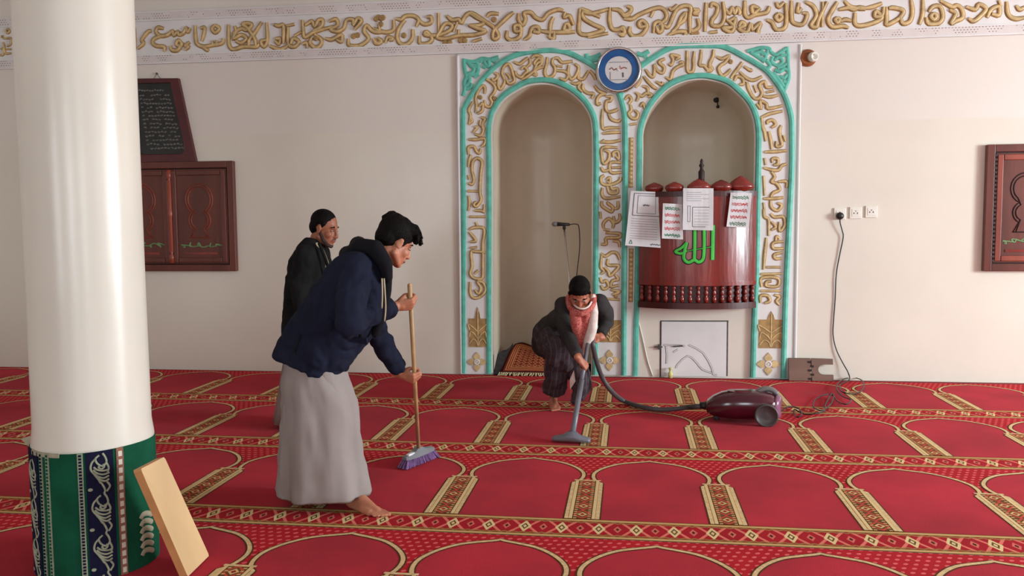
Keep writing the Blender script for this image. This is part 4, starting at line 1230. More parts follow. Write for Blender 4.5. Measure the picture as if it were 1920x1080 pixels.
tag(B('folded_rug', bm, M['ruggrey']), 'folded grey rug under the patterned rug at the back of the left niche', 'rug')
g0, g1, g2, g3 = U(930, 668, .30), U(962, 642, .42), U(962, 700, -.0), U(925, 702, -.02)
rows = []
for i in range(7):
    v = i/6; rows.append([(lambda p: p)(g0.lerp(g1, j/5).lerp(g3.lerp(g2, j/5), v)+Vector((0, 0, .02*math.sin(j*1.3+v*3)*(1-v)))) for j in range(6)])
for r in rows:
    for p in r: p.z = max(p.z*.97, .018)
drape('grey_rug', rows, [M['ruggrey']], 'dark grey rug corner sloping out at the left of the niche', 'rug')

# ------------------------------------------------------------------ vacuum cleaner
vc = G(1397, 797); VA = math.radians(-6)
va = empty('vacuum_cleaner', (vc.x, -1.86, 0), 'maroon canister vacuum cleaner on the red carpet with long grey hose', 'vacuum cleaner')
VX = vc.x; VY = -1.86
def vl(x, y, z): return Vector((VX+x*math.cos(VA)-y*math.sin(VA), VY+x*math.sin(VA)+y*math.cos(VA), z))
prof = [(-.285, .060, .100, .105), (-.270, .085, .065, .140), (-.225, .115, .045, .175), (-.16, .135, .035, .205), (-.06, .145, .030, .225), (.05, .148, .030, .230), (.14, .145, .035, .225), (.20, .138, .04, .215), (.235, .120, .06, .195), (.25, .09, .09, .16)]
bm = bmesh.new(); rings = []
for x, hw, z0, z1 in prof:
    zc, hz = (z0+z1)/2+.01, (z1-z0)/2+.012; r = []
    for k in range(28):
        a = 2*PI*k/28; ca, sa = math.cos(a), math.sin(a); e_ = .72
        r.append(vl(x, hw*math.copysign(abs(ca)**e_, ca), zc+hz*math.copysign(abs(sa)**e_, sa)))
    rings.append(r)
loft(bm, rings); B('body', bm, M['vac'], va, True)
bm = bmesh.new(); rings = []
for x, s in ((.222, 1.04), (.232, 1.06), (.245, 1.02), (.262, .86), (.270, .6)):
    r = []
    for k in range(28):
        a = 2*PI*k/28; ca, sa = math.cos(a), math.sin(a); r.append(vl(x+.02*(1-abs(ca)), .118*s*math.copysign(abs(ca)**.72, ca), .135+.088*s*math.copysign(abs(sa)**.72, sa)))
    rings.append(r)
loft(bm, rings); B('rear_highlight_trim', bm, M['vacpink'], va, True)  # rear trim piece with the lavender highlight put into its colour
bm = bmesh.new(); tube(bm, crom([vl(.10, 0, .235), vl(.15, 0, .262), vl(.21, 0, .258), vl(.25, 0, .225)], 4), .022, 10)
for v in bm.verts: pass
B('carry_handle', bm, M['vacgrey'], va, True)
bm = bmesh.new(); rings = []
for x, hw in ((-.12, .03), (-.08, .055), (.04, .06), (.10, .04)): rings.append([vl(x, -hw, .232+.004), vl(x, hw, .236), vl(x, hw, .244), vl(x, -hw, .244)])
loft(bm, rings); B('top_panel', bm, M['vac'], va)
for s in (-1, 1):
    c = vl(.165, s*.150, .090); RW = Matrix.Rotation(VA, 3, 'Z') @ Matrix.Rotation(-s*PI/2, 3, 'X')
    bm = bmesh.new(); lathe(bm, [(.086, -.02), (.088, 0), (.088, .016), (.076, .022), (.074, .016), (.02, .020), (.001, .020)], c+Vector((0, -s*0, 0)), Matrix.Rotation(VA, 3, 'Z') @ Matrix.Rotation(PI/2*(1 if s < 0 else -1), 3, 'X'), 32); B('wheel', bm, M['vacwheel'], va, True)
bm = bmesh.new(); c = vl(-.2, 0, .028); tube(bm, [vl(-.2, -.02, .03), vl(-.2, .02, .03)], .026, 12); B('caster', bm, M['vacwheel'], va, True)
bm = bmesh.new(); tube(bm, [vl(-.27, 0, .115), vl(-.33, 0, .112)], [.034, .026], 14); B('hose_connector', bm, M['black'], va, True)
WT = Vector(U(1103, 640, -1.80)); WH = G(1073, 818, .05)
hp = [vl(-.30, 0, .112), vl(-.36, 0, .10), G(1290, 766, .06), G(1250, 768, .035), G(1212, 765, .033), G(1170, 752, .035), U(1146, 733, -1.62), U(1128, 705, -1.70), U(1117, 672, -1.78), U(1112, 648, -1.82), U(1110, 636, -1.80), WT+Vector((.015, 0, .02)), WT]
hp[2].z = .07
hs = crom(hp, 24); hr = [.0185+(.0022 if i % 2 else -.0012) for i in range(len(hs))]
bm = bmesh.new(); tube(bm, hs, hr, 12); B('hose', bm, M['hose'], va, True)
bm = bmesh.new(); tube(bm, [WT, WT.lerp(WH, .45)], .016, 12); tube(bm, [WT.lerp(WH, .44), WH+Vector((0, 0, .0))], .020, 12); B('wand', bm, M['tubegrey'], va, True)
ha_, hb_ = G(1036, 822, .03), G(1107, 826, .03); hc = (ha_+hb_)/2; ax_ = (hb_-ha_).normalized(); ay_ = Vector((0, 0, 1)).cross(ax_)
bm = bmesh.new(); rings = []; L_ = (hb_-ha_).length/2
for x, hy, hz in ((-L_, .028, .012), (-L_+.02, .036, .016), (-.06, .042, .022), (-.03, .045, .034), (.03, .045, .034), (.06, .042, .022), (L_-.02, .036, .016), (L_, .028, .012)):
    r = []
    for k in range(12):
        a = 2*PI*k/12; ca, sa = math.cos(a), math.sin(a); r.append(hc+ax_*x+ay_*hy*math.copysign(abs(ca)**.6, ca)+Vector((0, 0, hz*(1+sa*abs(sa)**-.3 if abs(sa) > .01 else 1)-.012)))
    rings.append(r)
loft(bm, rings); B('floor_head', bm, M['tubegrey'], va, True)
bm = bmesh.new(); e0 = ha_+ax_*.006; tube(bm, [e0-ax_*.006, e0+ax_*.006], .016, 10); B('head_end_cap', bm, M['pulpit'], va, True)

# ------------------------------------------------------------------ broom
BT = U(768, 535, -3.98); BB = U(785, 846, -3.26)
br = empty('broom', (BB.x, BB.y, 0), 'wooden-handled broom with grey head and purple bristles held by the man in navy', 'broom')
bm = bmesh.new(); tube(bm, [BT, BB], [.0125, .0125], 12); ell(bm, BT, (.0125, .0125, .012)); B('handle', bm, M['broomwood'], br, True)
bx0, bx1 = G(752, 868, .085), G(818, 838, .10); bc = BB.copy(); bax = (bx1-bx0); bax.z = 0; bax.normalize(); bz = BB.z
bside = Vector((0, 0, 1)).cross(bax)
bm = bmesh.new(); rings = []
for x, hy, z0, z1 in ((-.15, .018, -.022, -.004), (-.13, .026, -.024, .002), (-.05, .030, -.026, .012), (-.02, .03, -.026, .03), (.02, .03, -.026, .03), (.05, .030, -.026, .012), (.13, .026, -.024, .002), (.15, .018, -.022, -.004)):
    rings.append([BB+bax*x+bside*(s*hy)+Vector((0, 0, z)) for s, z in ((-1, z0), (1, z0), (1.0, z0*.3+z1*.7), (.6, z1), (-.6, z1), (-1.0, z0*.3+z1*.7))])
loft(bm, rings); B('broom_head', bm, M['broomgrey'], br)
bm = bmesh.new(); blen = bz-.026-.008
for i in range(22):
    for j in range(4):
        x = -.14+.28*i/21; y = -.02+.04*j/3; a = BB+bax*x+bside*y+Vector((0, 0, -.024)); e_ = a+bax*(x*.25+random.uniform(-.006, .006))+bside*(y*.9+random.uniform(-.006, .006)); e_.z = .010
        tube(bm, [a, a.lerp(e_, .5), e_], [.005, .0065, .0075], 5)
o = B('bristles', bm, M['bristle'], br); o['kind'] = 'stuff'
bm = bmesh.new(); box(bm, BB+bax*(-.10)+Vector((0, 0, .006))-bside*.012, (.06, .02, .012), Matrix.Rotation(math.atan2(bax.y, bax.x), 3, 'Z')); B('white_sticker', bm, M['paper'], br)

# ------------------------------------------------------------------ people
def basis(fwd, left, up): return Matrix(((fwd.x, left.x, up.x), (fwd.y, left.y, up.y), (fwd.z, left.z, up.z)))
def head_matrix(yaw, tilt, roll=0.0):
    f = Vector((math.cos(tilt)*math.cos(yaw), math.cos(tilt)*math.sin(yaw), -math.sin(tilt)))
    l = Vector((-math.sin(yaw), math.cos(yaw), 0)); u = f.cross(l)
    return basis(f, l, u) @ Matrix.Rotation(roll, 3, 'X')
def head(bm, c, R, neck_to=None, k=1.0):
    def q(x, y, z): return c+R @ Vector((x*k, y*k, z*k))
    def e(p, r, rot=None): ell(bm, q(*p), (r[0]*k, r[1]*k, r[2]*k), R @ (rot or Matrix.Identity(3)), 18, 12)
    e((-.012, 0, .032), (.095, .076, .088)); e((.012, 0, -.035), (.074, .062, .078)); e((.035, 0, -.06), (.055, .050, .055))
    e((.066, 0, -.098), (.024, .026, .018)); e((.052, .040, -.028), (.030, .022, .028)); e((.052, -.040, -.028), (.030, .022, .028))
    caps(bm, [q(.070, .036, .026), q(.082, .0, .022), q(.070, -.036, .026)], [.012*k, .013*k, .012*k], 10)
    caps(bm, [q(.084, 0, .014), q(.099, 0, -.018), q(.104, 0, -.034)], [.009*k, .011*k, .013*k], 10)
    for s in (-1, 1):
        e((.094, s*.012, -.038), (.011, .009, .008)); e((-.004, s*.077, -.006), (.020, .007, .033), Matrix.Rotation(s*.25, 3, 'Z'))
        e((-.002, s*.083, .012), (.013, .006, .012)); e((.0, s*.080, -.028), (.008, .007, .010)); caps(bm, [q(.0, s*.055, -.06), q(.055, s*.025, -.092)], [.020*k, .018*k], 10)
    caps(bm, [q(.080, .022, -.064), q(.093, 0, -.061), q(.080, -.022, -.064)], [.006*k, .009*k, .006*k], 8)
    caps(bm, [q(.078, .020, -.074), q(.090, 0, -.074), q(.078, -.020, -.074)], [.006*k, .009*k, .006*k], 8)
    if neck_to is not None: caps(bm, [q(-.022, 0, -.045), (q(-.025, 0, -.09)+neck_to)/2, neck_to], [.058*k, .056, .064], 14)
    return q
def face_parts(par, q, R, k, lips=True):
    for s in (-1, 1):
        bm = bmesh.new(); ell(bm, q(.0745, s*.031, .002), (.010*k, .012*k, .005*k), R); B('eye', bm, M['eyewhite'], par, True)
        bm = bmesh.new(); ell(bm, q(.082, s*.031, .001), (.004*k, .0065*k, .0045*k), R); B('iris', bm, M['black'], par, True)
        bm = bmesh.new(); caps(bm, [q(.080, s*.014, .024), q(.083, s*.030, .030), q(.070, s*.050, .024)], [.004*k, .0055*k, .003*k], 6); B('eyebrow', bm, M['hair'], par, True)
    bm = bmesh.new(); caps(bm, [q(.085, .021, -.068), q(.097, 0, -.0665), q(.085, -.021, -.068)], [.004*k, .0065*k, .004*k], 8); B('lips', bm, M['lip'], par, True)
LEN = [(.043, .027, .022), (.048, .030, .023), (.045, .028, .022), (.035, .021, .019)]
def hand(bm, wrist, R, curl=(50, 70, 45), side=1, thumb=(35, 30), spread=.04, k=1.0):
    """local x to the fingers, y to the thumb, z to the back of the hand"""
    def q(x, y, z): return wrist+R @ Vector((x*k, y*k*side, z*k))
    caps(bm, [q(-.03, 0, 0), q(.0, 0, 0), q(.03, 0, 0)], [.026*k, .025*k, .024*k], 12)
    bases = [(.088, .030, 0), (.092, .010, .003), (.088, -.011, .002), (.080, -.031, -.002)]
    for i, b in enumerate(bases):
        caps(bm, [q(.005, b[1]*.5, 0), q(*b)], [.019*k, .0125*k], 10)
        x, y, z = b; a = 0; pts = [q(x, y, z)]
        for L_, c in zip(LEN[i], curl):
            a -= math.radians(c*(1+.04*i)); x += L_*math.cos(a); z += L_*math.sin(a); y += L_*(1.5-i)*spread; pts.append(q(x, y, z))
        caps(bm, pts, [.0105*k, .0098*k, .009*k, .0078*k], 10)
    t0_, t1_ = thumb
    p = Vector((.022, .026, -.008)); a = math.radians(t0_); d1 = Vector((math.cos(a)*.8, math.sin(a), -.45)).normalized(); p1 = p+d1*.042
    d2 = Vector((math.cos(a)*.9, math.sin(a)-math.radians(t1_)*1.2, -.6)).normalized(); p2 = p1+d2*.032; d3 = Vector((.7, -.5, -.5)).normalized(); p3 = p2+d3*.024
    caps(bm, [q(*p), q(*p1), q(*p2), q(*p3)], [.017*k, .0125*k, .0115*k, .0095*k], 10)
def grip(bm, S, D, Fd, side=1, k=1.0, curl=(58, 78, 60)):
    """hand closed round a stick through S along D, forearm arriving along Fd; returns the wrist"""
    y = D.normalized(); x = (Fd-y*Fd.dot(y)).normalized(); z = x.cross(y)*1.0
    R = Matrix(((x.x, y.x*side, z.x*1), (x.y, y.y*side, z.y), (x.z, y.z*side, z.z)))
    # keep the palm towards the stick
    wrist = S-R @ Vector((.082*k, 0, -.024*k))
    hand(bm, wrist, R, curl, 1, (28, 40), 0.0, k); return wrist
def foot(bm, heel, toe, h=.0, k=1.0, lift=0.0, side=1):
    d = (toe-heel); d.z = 0; L_ = d.length; d.normalize(); s = Vector((-d.y, d.x, 0))*side; Z = Vector((0, 0, 1))
    def q(x, y, z): return heel+d*(x*L_)+s*y+Z*(z+lift)
    ell(bm, q(.10, 0, .032), (.036, .032, .034), Matrix.Rotation(math.atan2(d.y, d.x), 3, 'Z'))
    caps(bm, [q(.12, 0, .055), q(.40, .005, .055), q(.62, .008, .032), q(.76, .012, .020)], [.034, .033, .027, .019], 12)
    caps(bm, [q(.15, -.012, .028), q(.45, -.022, .024), q(.70, -.028, .019)], [.026, .022, .019], 10)
    caps(bm, [q(.15, .008, .028), q(.5, .018, .026), q(.72, .024, .020)], [.026, .023, .020], 10)
    for i, (y, ln, r) in enumerate(((.036, 1.0, .0125), (.016, .985, .0095), (.000, .955, .009), (-.016, .92, .0085), (-.031, .875, .008))):
        caps(bm, [q(.70, y*.85, .019), q((.70+ln)/2, y, .018), q(ln-.03, y, .010+r*.2)], [.013, r, r*.95], 8)
    return q(.16, 0, .075)
def shade(me): me.polygons.foreach_set('use_smooth', [True]*len(me.polygons)); return me
def ering(P1, P2, hd, ydir=Vector((0, 1, 0)), n=28, e_=.85, fold=0, ph=0, nf=9):
    c = (P1+P2)/2; a = (P2-P1)/2; out = []
    for k in range(n):
        t = 2*PI*k/n; ca, sa = math.cos(t), math.sin(t); r = 1+fold*math.sin(nf*t+ph)+fold*.5*math.sin((nf*2-3)*t+ph*2)
        out.append(c+a*math.copysign(abs(ca)**e_, ca)*r+ydir*hd*math.copysign(abs(sa)**e_, sa)*r)
    return out
def person(loc, label): return empty('person', loc, label, 'person')
def V(*a): return Vector(a)

# ---- man in navy blazer sweeping
YA = -4.12
pa = person((U(620, 900, YA).x, YA, 0), 'man in navy blazer and pale grey robe bending forward to sweep with a broom')
hA = U(741, 455, -4.08); RA = head_matrix(math.radians(38), math.radians(30))
bm = bmesh.new()
neckA = U(700, 492, YA)
qA = head(bm, hA, RA, neckA)
# torso, pelvis
caps(bm, [U(595, 650, YA), U(625, 585, YA), U(665, 530, YA), U(690, 500, YA)], [.135, .125, .135, .09], 14)
hipn, hipf = U(590, 665, YA-.06), U(598, 662, YA+.06)
fn = G(652, 948); fn.z = 0; ft = G(722, 973); ft.z = 0
rf = G(552, 920); rf.z = 0; rt = G(600, 936); rt.z = 0
an = foot(bm, fn, ft, side=1); ar = foot(bm, rf, rt+(rt-rf)*.5, side=1)
caps(bm, [hipn, U(628, 775, YA-.05), an+V(0, 0, .0)], [.09, .058, .036], 14); caps(bm, [hipf, U(580, 790, YA+.06), ar], [.095, .062, .038], 14)
# arms and hands
dB = (BT-BB).normalized()
S1 = BT.lerp(BB, .085); S2 = BT.lerp(BB, .505)
w1 = grip(bm, S1, dB, V(.9, .25, .15), 1)
w2 = grip(bm, S2, dB, V(.75, .1, -.65), 1)
elN = U(652, 606, -4.40); elF = U(700, 612, -3.92)
caps(bm, [U(672, 520, -4.30), elN, w1], [.06, .045, .028], 12); caps(bm, [U(690, 525, -3.95), elF, w2], [.06, .045, .028], 12)
link('body', shade(remesh(bm, .0055, 2)), M['skinA'], pa)
face_parts(pa, qA, RA, 1.0)
# hair
bm = bmesh.new()
ell(bm, qA(-.022, 0, .055), (.104, .090, .092), RA, 22, 14); ell(bm, qA(-.055, 0, .01), (.068, .078, .075), RA); ell(bm, qA(.035, 0, .105), (.070, .066, .036), RA)
rnd = random.Random(5)
for i in range(64):
    a = rnd.uniform(-1.25, 1.25); fwd_ = rnd.uniform(.2, 1.0)
    x = .02+.075*fwd_*math.cos(a); y = .078*math.sin(a); z = .118-.045*fwd_
    p0 = qA(x-.03, y*.85, z); p1 = qA(x+.012, y, z+.012+rnd.uniform(0, .010)); p2 = qA(x+.030+rnd.uniform(0, .018), y*1.1+rnd.uniform(-.012, .012), z-.012+rnd.uniform(-.022, .014))
    caps(bm, [p0, p1, p2], [.018, .012, .005], 6)
for i in range(34):
    a = rnd.uniform(0, 2*PI); rr2 = rnd.uniform(.3, .9); p0 = qA(-.03+.07*rr2*math.cos(a), .07*rr2*math.sin(a), .120); p2 = qA(-.03+.10*rr2*math.cos(a)+rnd.uniform(-.01, .02), .09*rr2*math.sin(a), .146-.075*rr2*rr2+rnd.uniform(-.012, .006))
    caps(bm, [p0, p2], [.024, .011], 6)
for s in (-1, 1): caps(bm, [qA(.035, s*.072, .045), qA(.018, s*.074, .0), qA(.012, s*.071, -.018)], [.014, .010, .005], 8)
link('hair', shade(remesh(bm, .006, 1, .4)), M['hair'], pa)
# blazer
bm = bmesh.new()
R_ = [(U(522, 651, YA), U(639, 692, YA), .19), (U(533, 622, YA), U(664, 668, YA), .20), (U(551, 596, YA), U(688, 640, YA), .195), (U(572, 565, YA), U(708, 605, YA), .19), (U(594, 534, YA), U(718, 570, YA), .20),
      (U(618, 505, YA), U(724, 535, YA), .215), (U(640, 484, YA), U(724, 508, YA), .20), (U(656, 470, YA), U(722, 490, YA), .14), (U(672, 464, YA), U(718, 480, YA), .09)]
R_ = [ering(a, b, h, n=40) for a, b, h in R_]
# hem dips at the near side front
for p in R_[0]: p.z += -.03-.05*max(0, (p.x-R_[0][20].x))*1.2
loft(bm, R_)
sN, sF = U(668, 506, -4.27), U(692, 512, -3.97)
caps(bm, [sN, U(658, 560, -4.36), elN], [.088, .078, .068], 16); cu = w1.lerp(elN, .14); tube(bm, [elN, cu], [.066, .049], 18)
caps(bm, [sF, U(698, 565, -3.93), elF], [.085, .072, .062], 16); cu2 = w2.lerp(elF, .12); tube(bm, [elF, cu2], [.060, .046], 18)
me = shade(remesh(bm, .008, 5)); jA = link('blazer', me, M['jacketA'], pa)
tx = bpy.data.textures.new('crease', 'CLOUDS'); tx.noise_scale = .16; tx.noise_depth = 2
tx2 = bpy.data.textures.new('fine crease', 'MARBLE'); tx2.noise_scale = .11; tx2.turbulence = 9; tx2.noise_depth = 1
def crease(o, st=.02, mid=.4):
    m = o.modifiers.new('fine', 'DISPLACE'); m.texture = tx2; m.strength = st*.55; m.mid_level = mid; m.texture_coords = 'GLOBAL'
    m = o.modifiers.new('crease', 'DISPLACE'); m.texture = tx; m.strength = st; m.mid_level = mid; m.texture_coords = 'GLOBAL'
crease(jA, .028)
bm = bmesh.new(); p = U(668, 634, YA-.20); a_, b_ = U(652, 628, YA-.21), U(688, 634, YA-.21)
prism(bm, [(0, 0), (1, 0), (1, 1), (0, 1)], 0, .012, lambda u, v, d: a_.lerp(b_, u)+V(0, -d+.015*v, -.035*v)); B('pocket_flap', bm, M['jacketA'], jA)
bm = bmesh.new(); ell(bm, U(676, 630, YA-.225), (.012, .006, .010)); B('button', bm, M['hood'], jA, True)
bm = bmesh.new(); tube(bm, [U(562, 628, YA-.19), U(556, 645, YA-.20), U(552, 662, YA-.20)], .006, 6); B('back_vent', bm, M['hood'], jA)
# hood and hoodie front
bm = bmesh.new()
caps(bm, [U(652, 478, YA-.08), U(676, 462, YA-.10), U(704, 466, YA-.12), U(722, 494, YA-.13), U(727, 520, YA-.10)], [.03, .045, .046, .040, .028], 14)
caps(bm, [U(652, 478, YA+.08), U(676, 462, YA+.10), U(704, 468, YA+.10), U(722, 496, YA+.10), U(727, 520, YA+.06)], [.03, .045, .045, .038, .028], 14)
caps(bm, [U(655, 480, YA-.08), U(652, 478, YA), U(655, 480, YA+.08)], [.04, .05, .04], 12); caps(bm, [U(676, 464, YA-.10), U(672, 460, YA), U(676, 464, YA+.10)], [.045, .05, .045], 12)
caps(bm, [U(726, 505, YA-.06), U(724, 545, YA-.05), U(716, 590, YA-.04), U(704, 625, YA-.04)], [.03, .03, .03, .025], 12)
link('hood', shade(remesh(bm, .008, 4)), M['hood'], pa)
bm = bmesh.new(); tube(bm, crom([U(720, 522, YA-.16), U(722, 550, YA-.16), U(723, 580, YA-.14), U(721, 602, YA-.12)], 4), .004, 6); tube(bm, crom([U(716, 522, YA-.18), U(717, 550, YA-.19), U(716, 578, YA-.17)], 4), .004, 6)
B('drawstring', bm, M['cord'], pa, True)
# robe
bm = bmesh.new(); rows = [(645, 540, 640, .17, 0, 0), (680, 538, 643, .175, .01, .2), (705, 537, 648, .18, .015, .4), (735, 536, 660, .185, .03, .6), (770, 534, 671, .19, .034, .8), (810, 533, 671, .195, .028, 1.0), (850, 530, 677, .205, .035, 1.1), (890, 528, 684, .21, .042, 1.2), (922, 526, 690, .215, .05, 1.3)]
R_ = [ering(U(xl, y, YA), U(xr, y+ (4 if y > 800 else 0), YA), hd, n=96, e_=.9, fold=fd, ph=ph, nf=7) for y, xl, xr, hd, fd, ph in rows]
loft(bm, R_, False)
me_ = bpy.data.meshes.new('robe'); bmesh.ops.recalc_face_normals(bm, faces=bm.faces); bm.to_mesh(me_); bm.free()
o = link('robe', shade(me_), M['skirtA'], pa); m = o.modifiers.new('th', 'SOLIDIFY'); m.thickness = .006; m2 = o.modifiers.new('sub', 'SUBSURF'); m2.levels = 1; m2.render_levels = 1; crease(o, .02)

# ---- man in charcoal blazer standing behind
YBm = -2.35
pb = person((U(572, 790, YBm).x, YBm, 0), 'bearded man in charcoal blazer and grey robe standing behind the man in navy')
hB = U(609, 428, YBm); RB = head_matrix(math.radians(-8), math.radians(16)); kB = 1.08
bm = bmesh.new(); neckB = U(585, 465, YBm+.02)
qB = head(bm, hB, RB, neckB, kB)
caps(bm, [U(572, 650, YBm), U(572, 590, YBm), U(575, 520, YBm), U(582, 475, YBm)], [.11, .11, .12, .08], 14)
f1, f2 = V(U(545, 780, YBm).x, YBm-.10, 0), V(U(560, 780, YBm).x, YBm+.12, 0)
a1 = foot(bm, f1, f1+V(.25, -.03, 0)); a2 = foot(bm, f2, f2+V(.25, .03, 0), side=-1)
caps(bm, [U(572, 655, YBm-.09), U(570, 715, YBm-.1), a1], [.09, .06, .038], 12); caps(bm, [U(572, 655, YBm+.09), U(572, 715, YBm+.1), a2], [.09, .06, .038], 12)
for s in (-1, 1):
    el = U(566, 570, YBm+s*.25); wr_ = U(592, 628, YBm+s*.22); caps(bm, [U(574, 485, YBm+s*.17), el, wr_], [.045, .036, .026], 12)
    x_ = (wr_-el).normalized(); y_ = V(0, -s*1.0, 0); y_ = (V(.6, 0, .6)-x_*x_.dot(V(.6, 0, .6))).normalized(); z_ = x_.cross(y_)
    hand(bm, wr_, Matrix(((x_.x, y_.x, z_.x), (x_.y, y_.y, z_.y), (x_.z, y_.z, z_.z))), (18, 24, 16))
link('body', shade(remesh(bm, .0065, 2)), M['skinB'], pb)
face_parts(pb, qB, RB, kB)
bm = bmesh.new(); ell(bm, qB(-.022, 0, .046), (.094*kB, .081*kB, .086*kB), RB, 20, 14); ell(bm, qB(-.055, 0, .0), (.058*kB, .074*kB, .066*kB), RB)
for s in (-1, 1): caps(bm, [qB(.02, s*.072, .04), qB(.008, s*.073, .01)], [.014, .008], 8)
link('hair', shade(remesh(bm, .006, 2)), M['hair'], pb)
bm = bmesh.new()
for s in (-1, 1): caps(bm, [qB(.008, s*.064, -.03), qB(.03, s*.052, -.07), qB(.058, s*.03, -.098)], [.012, .017, .019], 10)
caps(bm, [qB(.066, -.02, -.103), qB(.076, 0, -.106), qB(.066, .02, -.103)], [.017, .019, .017], 10)
caps(bm, [qB(.088, -.022, -.060), qB(.099, 0, -.053), qB(.088, .022, -.060)], [.005, .006, .005], 8)
link('beard', shade(remesh(bm, .006, 1)), M['beard'], pb)
bm = bmesh.new()
rows = [(447, 577, 600, .075), (458, 566, 606, .12), (470, 556, 611, .18), (490, 548, 614, .21), (520, 543, 617, .215), (560, 540, 619, .21), (600, 536, 619, .205), (640, 533, 618, .205), (672, 531, 617, .21)]
loft(bm, [ering(U(a, y, YBm), U(b, y, YBm), h, n=36) for y, a, b, h in rows])
for s in (-1, 1):
    caps(bm, [U(572, 480, YBm+s*.19), U(562, 530, YBm+s*.24), U(566, 570, YBm+s*.26), U(586, 617, YBm+s*.225)], [.082, .075, .066, .05], 14)
jB = link('blazer', shade(remesh(bm, .009, 5)), M['jacketB'], pb); crease(jB, .02)
bm = bmesh.new(); caps(bm, [U(592, 462, YBm-.06), U(600, 472, YBm-.05), U(609, 492, YBm-.03), U(612, 510, YBm-.03)], [.035, .034, .03, .022], 12); caps(bm, [U(588, 460, YBm+.05), U(600, 470, YBm+.04), U(609, 492, YBm+.02)], [.035, .034, .03], 12)
link('shirt', shade(remesh(bm, .007, 3)), M['shirtB'], pb)
bm = bmesh.new(); P = [U(598, 456, YBm-.12), U(606, 474, YBm-.14), U(613, 494, YBm-.13), U(619, 520, YBm-.12)]
tube(bm, crom(P, 4), [.012]*13, 8); B('lapel', bm, M['jacketB'], jB, True)
bm = bmesh.new(); rows = [(640, 540, 612, .16, 0), (680, 535, 610, .17, .01), (720, 529, 608, .185, .02), (760, 523, 606, .20, .035), (786, 519, 604, .21, .045)]
loft(bm, [ering(U(a, y, YBm), U(b, y, YBm), h, n=72, fold=fd, nf=8) for y, a, b, h, fd in rows], False)
bmesh.ops.recalc_face_normals(bm, faces=bm.faces); me_ = bpy.data.meshes.new('robe'); bm.to_mesh(me_); bm.free()
o = link('robe', shade(me_), M['robeB'], pb); m = o.modifiers.new('th', 'SOLIDIFY'); m.thickness = .006

# ---- man crouching with the vacuum wand
pcn = person((U(1060, 760, -1.4).x, -1.4, 0), 'crouching man in dark grey blazer, red and white scarf and striped sarong, vacuuming')
hC = U(1087, 551, -1.86); RC = head_matrix(math.radians(-86), math.radians(43), math.radians(2)); kC = 1.07
bm = bmesh.new(); neckC = U(1090, 590, -1.62)
qC = head(bm, hC, RC, neckC, kC)
pel = U(1046, 640, -1.10); pel.z = .56; ch = U(1085, 598, -1.52)
caps(bm, [pel, pel.lerp(ch, .5)+V(0, 0, .05), ch, neckC], [.13, .13, .135, .07], 14)
kR = U(1050, 655, -1.72); hlR = G(1036, 762); hlR.z = 0; hlR.y += .02; toR = hlR+V(.05, -.235, 0)
aR = foot(bm, hlR, toR, side=-1)
kL = U(1080, 668, -1.45); toL = G(1021, 729); toL.z = 0; hlL = toL+V(.05, .22, 0); aL = foot(bm, hlL, toL, lift=.0, side=1)
caps(bm, [pel+V(-.06, 0, 0), kR, aR], [.10, .062, .037], 14); caps(bm, [pel+V(.08, 0, 0), kL, aL], [.10, .062, .037], 14)
dW = (WT-WH).normalized(); S3 = WT.lerp(WH, .30)
w3 = grip(bm, S3, dW, V(.35, -.35, -.85), 1)
S4 = U(1112, 632, -1.76); w4 = grip(bm, S4, V(.1, .1, 1), V(-.8, -.45, -.35), -1, .88)
eR = U(1062, 622, -1.74); eL = U(1138, 604, -1.52); shR = U(1053, 572, -1.60); shL = U(1126, 566, -1.60)
caps(bm, [shR, eR, w3], [.058, .043, .028], 12); caps(bm, [shL, eL, w4], [.058, .043, .028], 12)
link('body', shade(remesh(bm, .006, 2)), M['skinC'], pcn)
face_parts(pcn, qC, RC, kC)
bm = bmesh.new(); ell(bm, qC(-.016, 0, .055), (.100, .086, .090), RC, 20, 14); ell(bm, qC(-.055, 0, .0), (.058, .076, .068), RC); ell(bm, qC(.035, 0, .100), (.055, .068, .035), RC)
for s in (-1, 1): caps(bm, [qC(.03, s*.074, .045), qC(.012, s*.075, .01)], [.014, .008], 8)
link('hair', shade(remesh(bm, .006, 2)), M['hair'], pcn)
bm = bmesh.new()
xd = V(1, 0, 0)
def rc(P, hw, hd, axis): 
    ax2 = axis.normalized(); dd = ax2.cross(V(1, 0, 0)).normalized(); return [P+V(1, 0, 0)*hw*math.cos(2*PI*k/28)+dd*hd*math.sin(2*PI*k/28) for k in range(28)]
spn = [(pel+V(-.03, .10, -.10), .22, .15), (pel+V(-.02, .04, .02), .21, .16), (pel.lerp(ch, .5)+V(0, 0, .05), .185, .145), (ch+V(0, 0, .02), .19, .13), (U(1089, 577, -1.57), .155, .095), (U(1090, 572, -1.60), .09, .07)]
ax = (ch-pel)
loft(bm, [rc(P, a, b, ax) for P, a, b in spn])
caps(bm, [shR+V(.015, 0, 0), eR.lerp(shR, .5)+V(-.015, 0, 0), eR], [.072, .068, .058], 14); cu = w3.lerp(eR, .14); tube(bm, [eR, cu], [.056, .042], 16)
caps(bm, [shL+V(-.01, 0, 0), eL.lerp(shL, .5)+V(.01, 0, 0), eL], [.072, .066, .056], 14); cu = w4.lerp(eL, .14); tube(bm, [eL, cu], [.054, .042], 16)
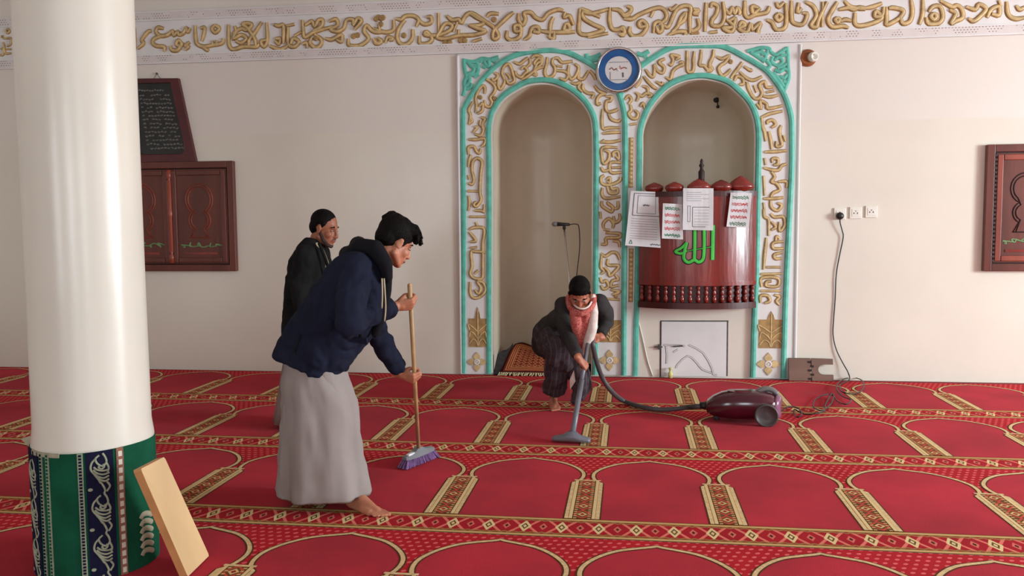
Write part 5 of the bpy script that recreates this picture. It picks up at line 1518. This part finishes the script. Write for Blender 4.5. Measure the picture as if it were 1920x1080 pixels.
# tail of the blazer over the hip
caps(bm, [U(1060, 600, -1.35), U(1030, 625, -1.25), U(1012, 640, -1.22), U(1030, 662, -1.35)], [.10, .10, .05, .06], 12)
jC = link('blazer', shade(remesh(bm, .008, 4)), M['jacketC'], pcn); crease(jC, .012)
bm = bmesh.new()
caps(bm, [pel+V(-.06, 0, -.02), kR+V(0, .02, 0)], [.16, .105], 14); hemR = aR.lerp(kR, .30)
caps(bm, [kR, hemR], [.10, .095], 14); tube(bm, [hemR, hemR-(kR-aR).normalized()*.05], [.095, .10], 16)
caps(bm, [pel+V(.08, 0, -.02), kL+V(0, .02, 0)], [.16, .10], 14); hemL = aL.lerp(kL, .35); caps(bm, [kL, hemL], [.10, .09], 14)
caps(bm, [kR+V(.02, 0, -.04), kL+V(0, 0, -.02)], [.085, .085], 12); caps(bm, [kR+V(.04, .02, -.12), kL+V(-.02, 0, -.14)], [.07, .07], 12)
caps(bm, [U(1075, 660, -1.62), U(1085, 700, -1.68), U(1088, 730, -1.70), U(1078, 752, -1.70)], [.07, .07, .06, .02], 12)
caps(bm, [U(1095, 700, -1.60), U(1100, 725, -1.62), U(1092, 745, -1.64)], [.04, .035, .02], 10)
sC = link('sarong', shade(remesh(bm, .009, 4)), M['sarong'], pcn); crease(sC, .035)
# scarf
bm = bmesh.new(); c0 = U(1090, 583, -1.74)
L1 = [U(1066, 558, -1.72), U(1070, 578, -1.84), U(1090, 588, -1.90), U(1110, 574, -1.84), U(1113, 556, -1.72), U(1108, 562, -1.58), U(1090, 566, -1.52), U(1072, 562, -1.58)]
P = crom(L1, 5, True); tube(bm, P+[P[0]], .025, 12); caps(bm, [U(1078, 588, -1.86), U(1082, 612, -1.82), U(1086, 640, -1.76), U(1088, 652, -1.74)], [.045, .048, .035, .02], 12)
caps(bm, [U(1100, 590, -1.84), U(1096, 620, -1.80), U(1090, 645, -1.76)], [.035, .03, .02], 12)
link('red_scarf', shade(remesh(bm, .007, 3)), M['scarfred'], pcn)
bm = bmesh.new(); caps(bm, [U(1112, 556, -1.76), U(1114, 585, -1.83), U(1111, 615, -1.83), U(1103, 640, -1.80), U(1093, 662, -1.77)], [.022, .034, .040, .040, .018], 12)
link('white_scarf_end', shade(remesh(bm, .007, 3)), M['scarfwhite'], pcn)
bm = bmesh.new(); tube(bm, crom([U(1075, 570, -1.89), U(1083, 577, -1.935), U(1093, 579, -1.945), U(1103, 575, -1.925), U(1109, 566, -1.88)], 4), .0075, 8); B('scarf_edge', bm, M['scarfwhite'], pcn, True)
bm = bmesh.new(); a_ = S3+V(-.045, .0, .0); b4 = [U(1076, 694, -1.86), U(1079, 715, -1.88), U(1069, 730, -1.86), U(1068, 712, -1.84)]
f = [bm.verts.new(p) for p in b4]; bm.faces.new(f); bmesh.ops.solidify(bm, geom=list(bm.faces), thickness=.008); B('white_sarong_tail', bm, M['scarfwhite'], pcn)
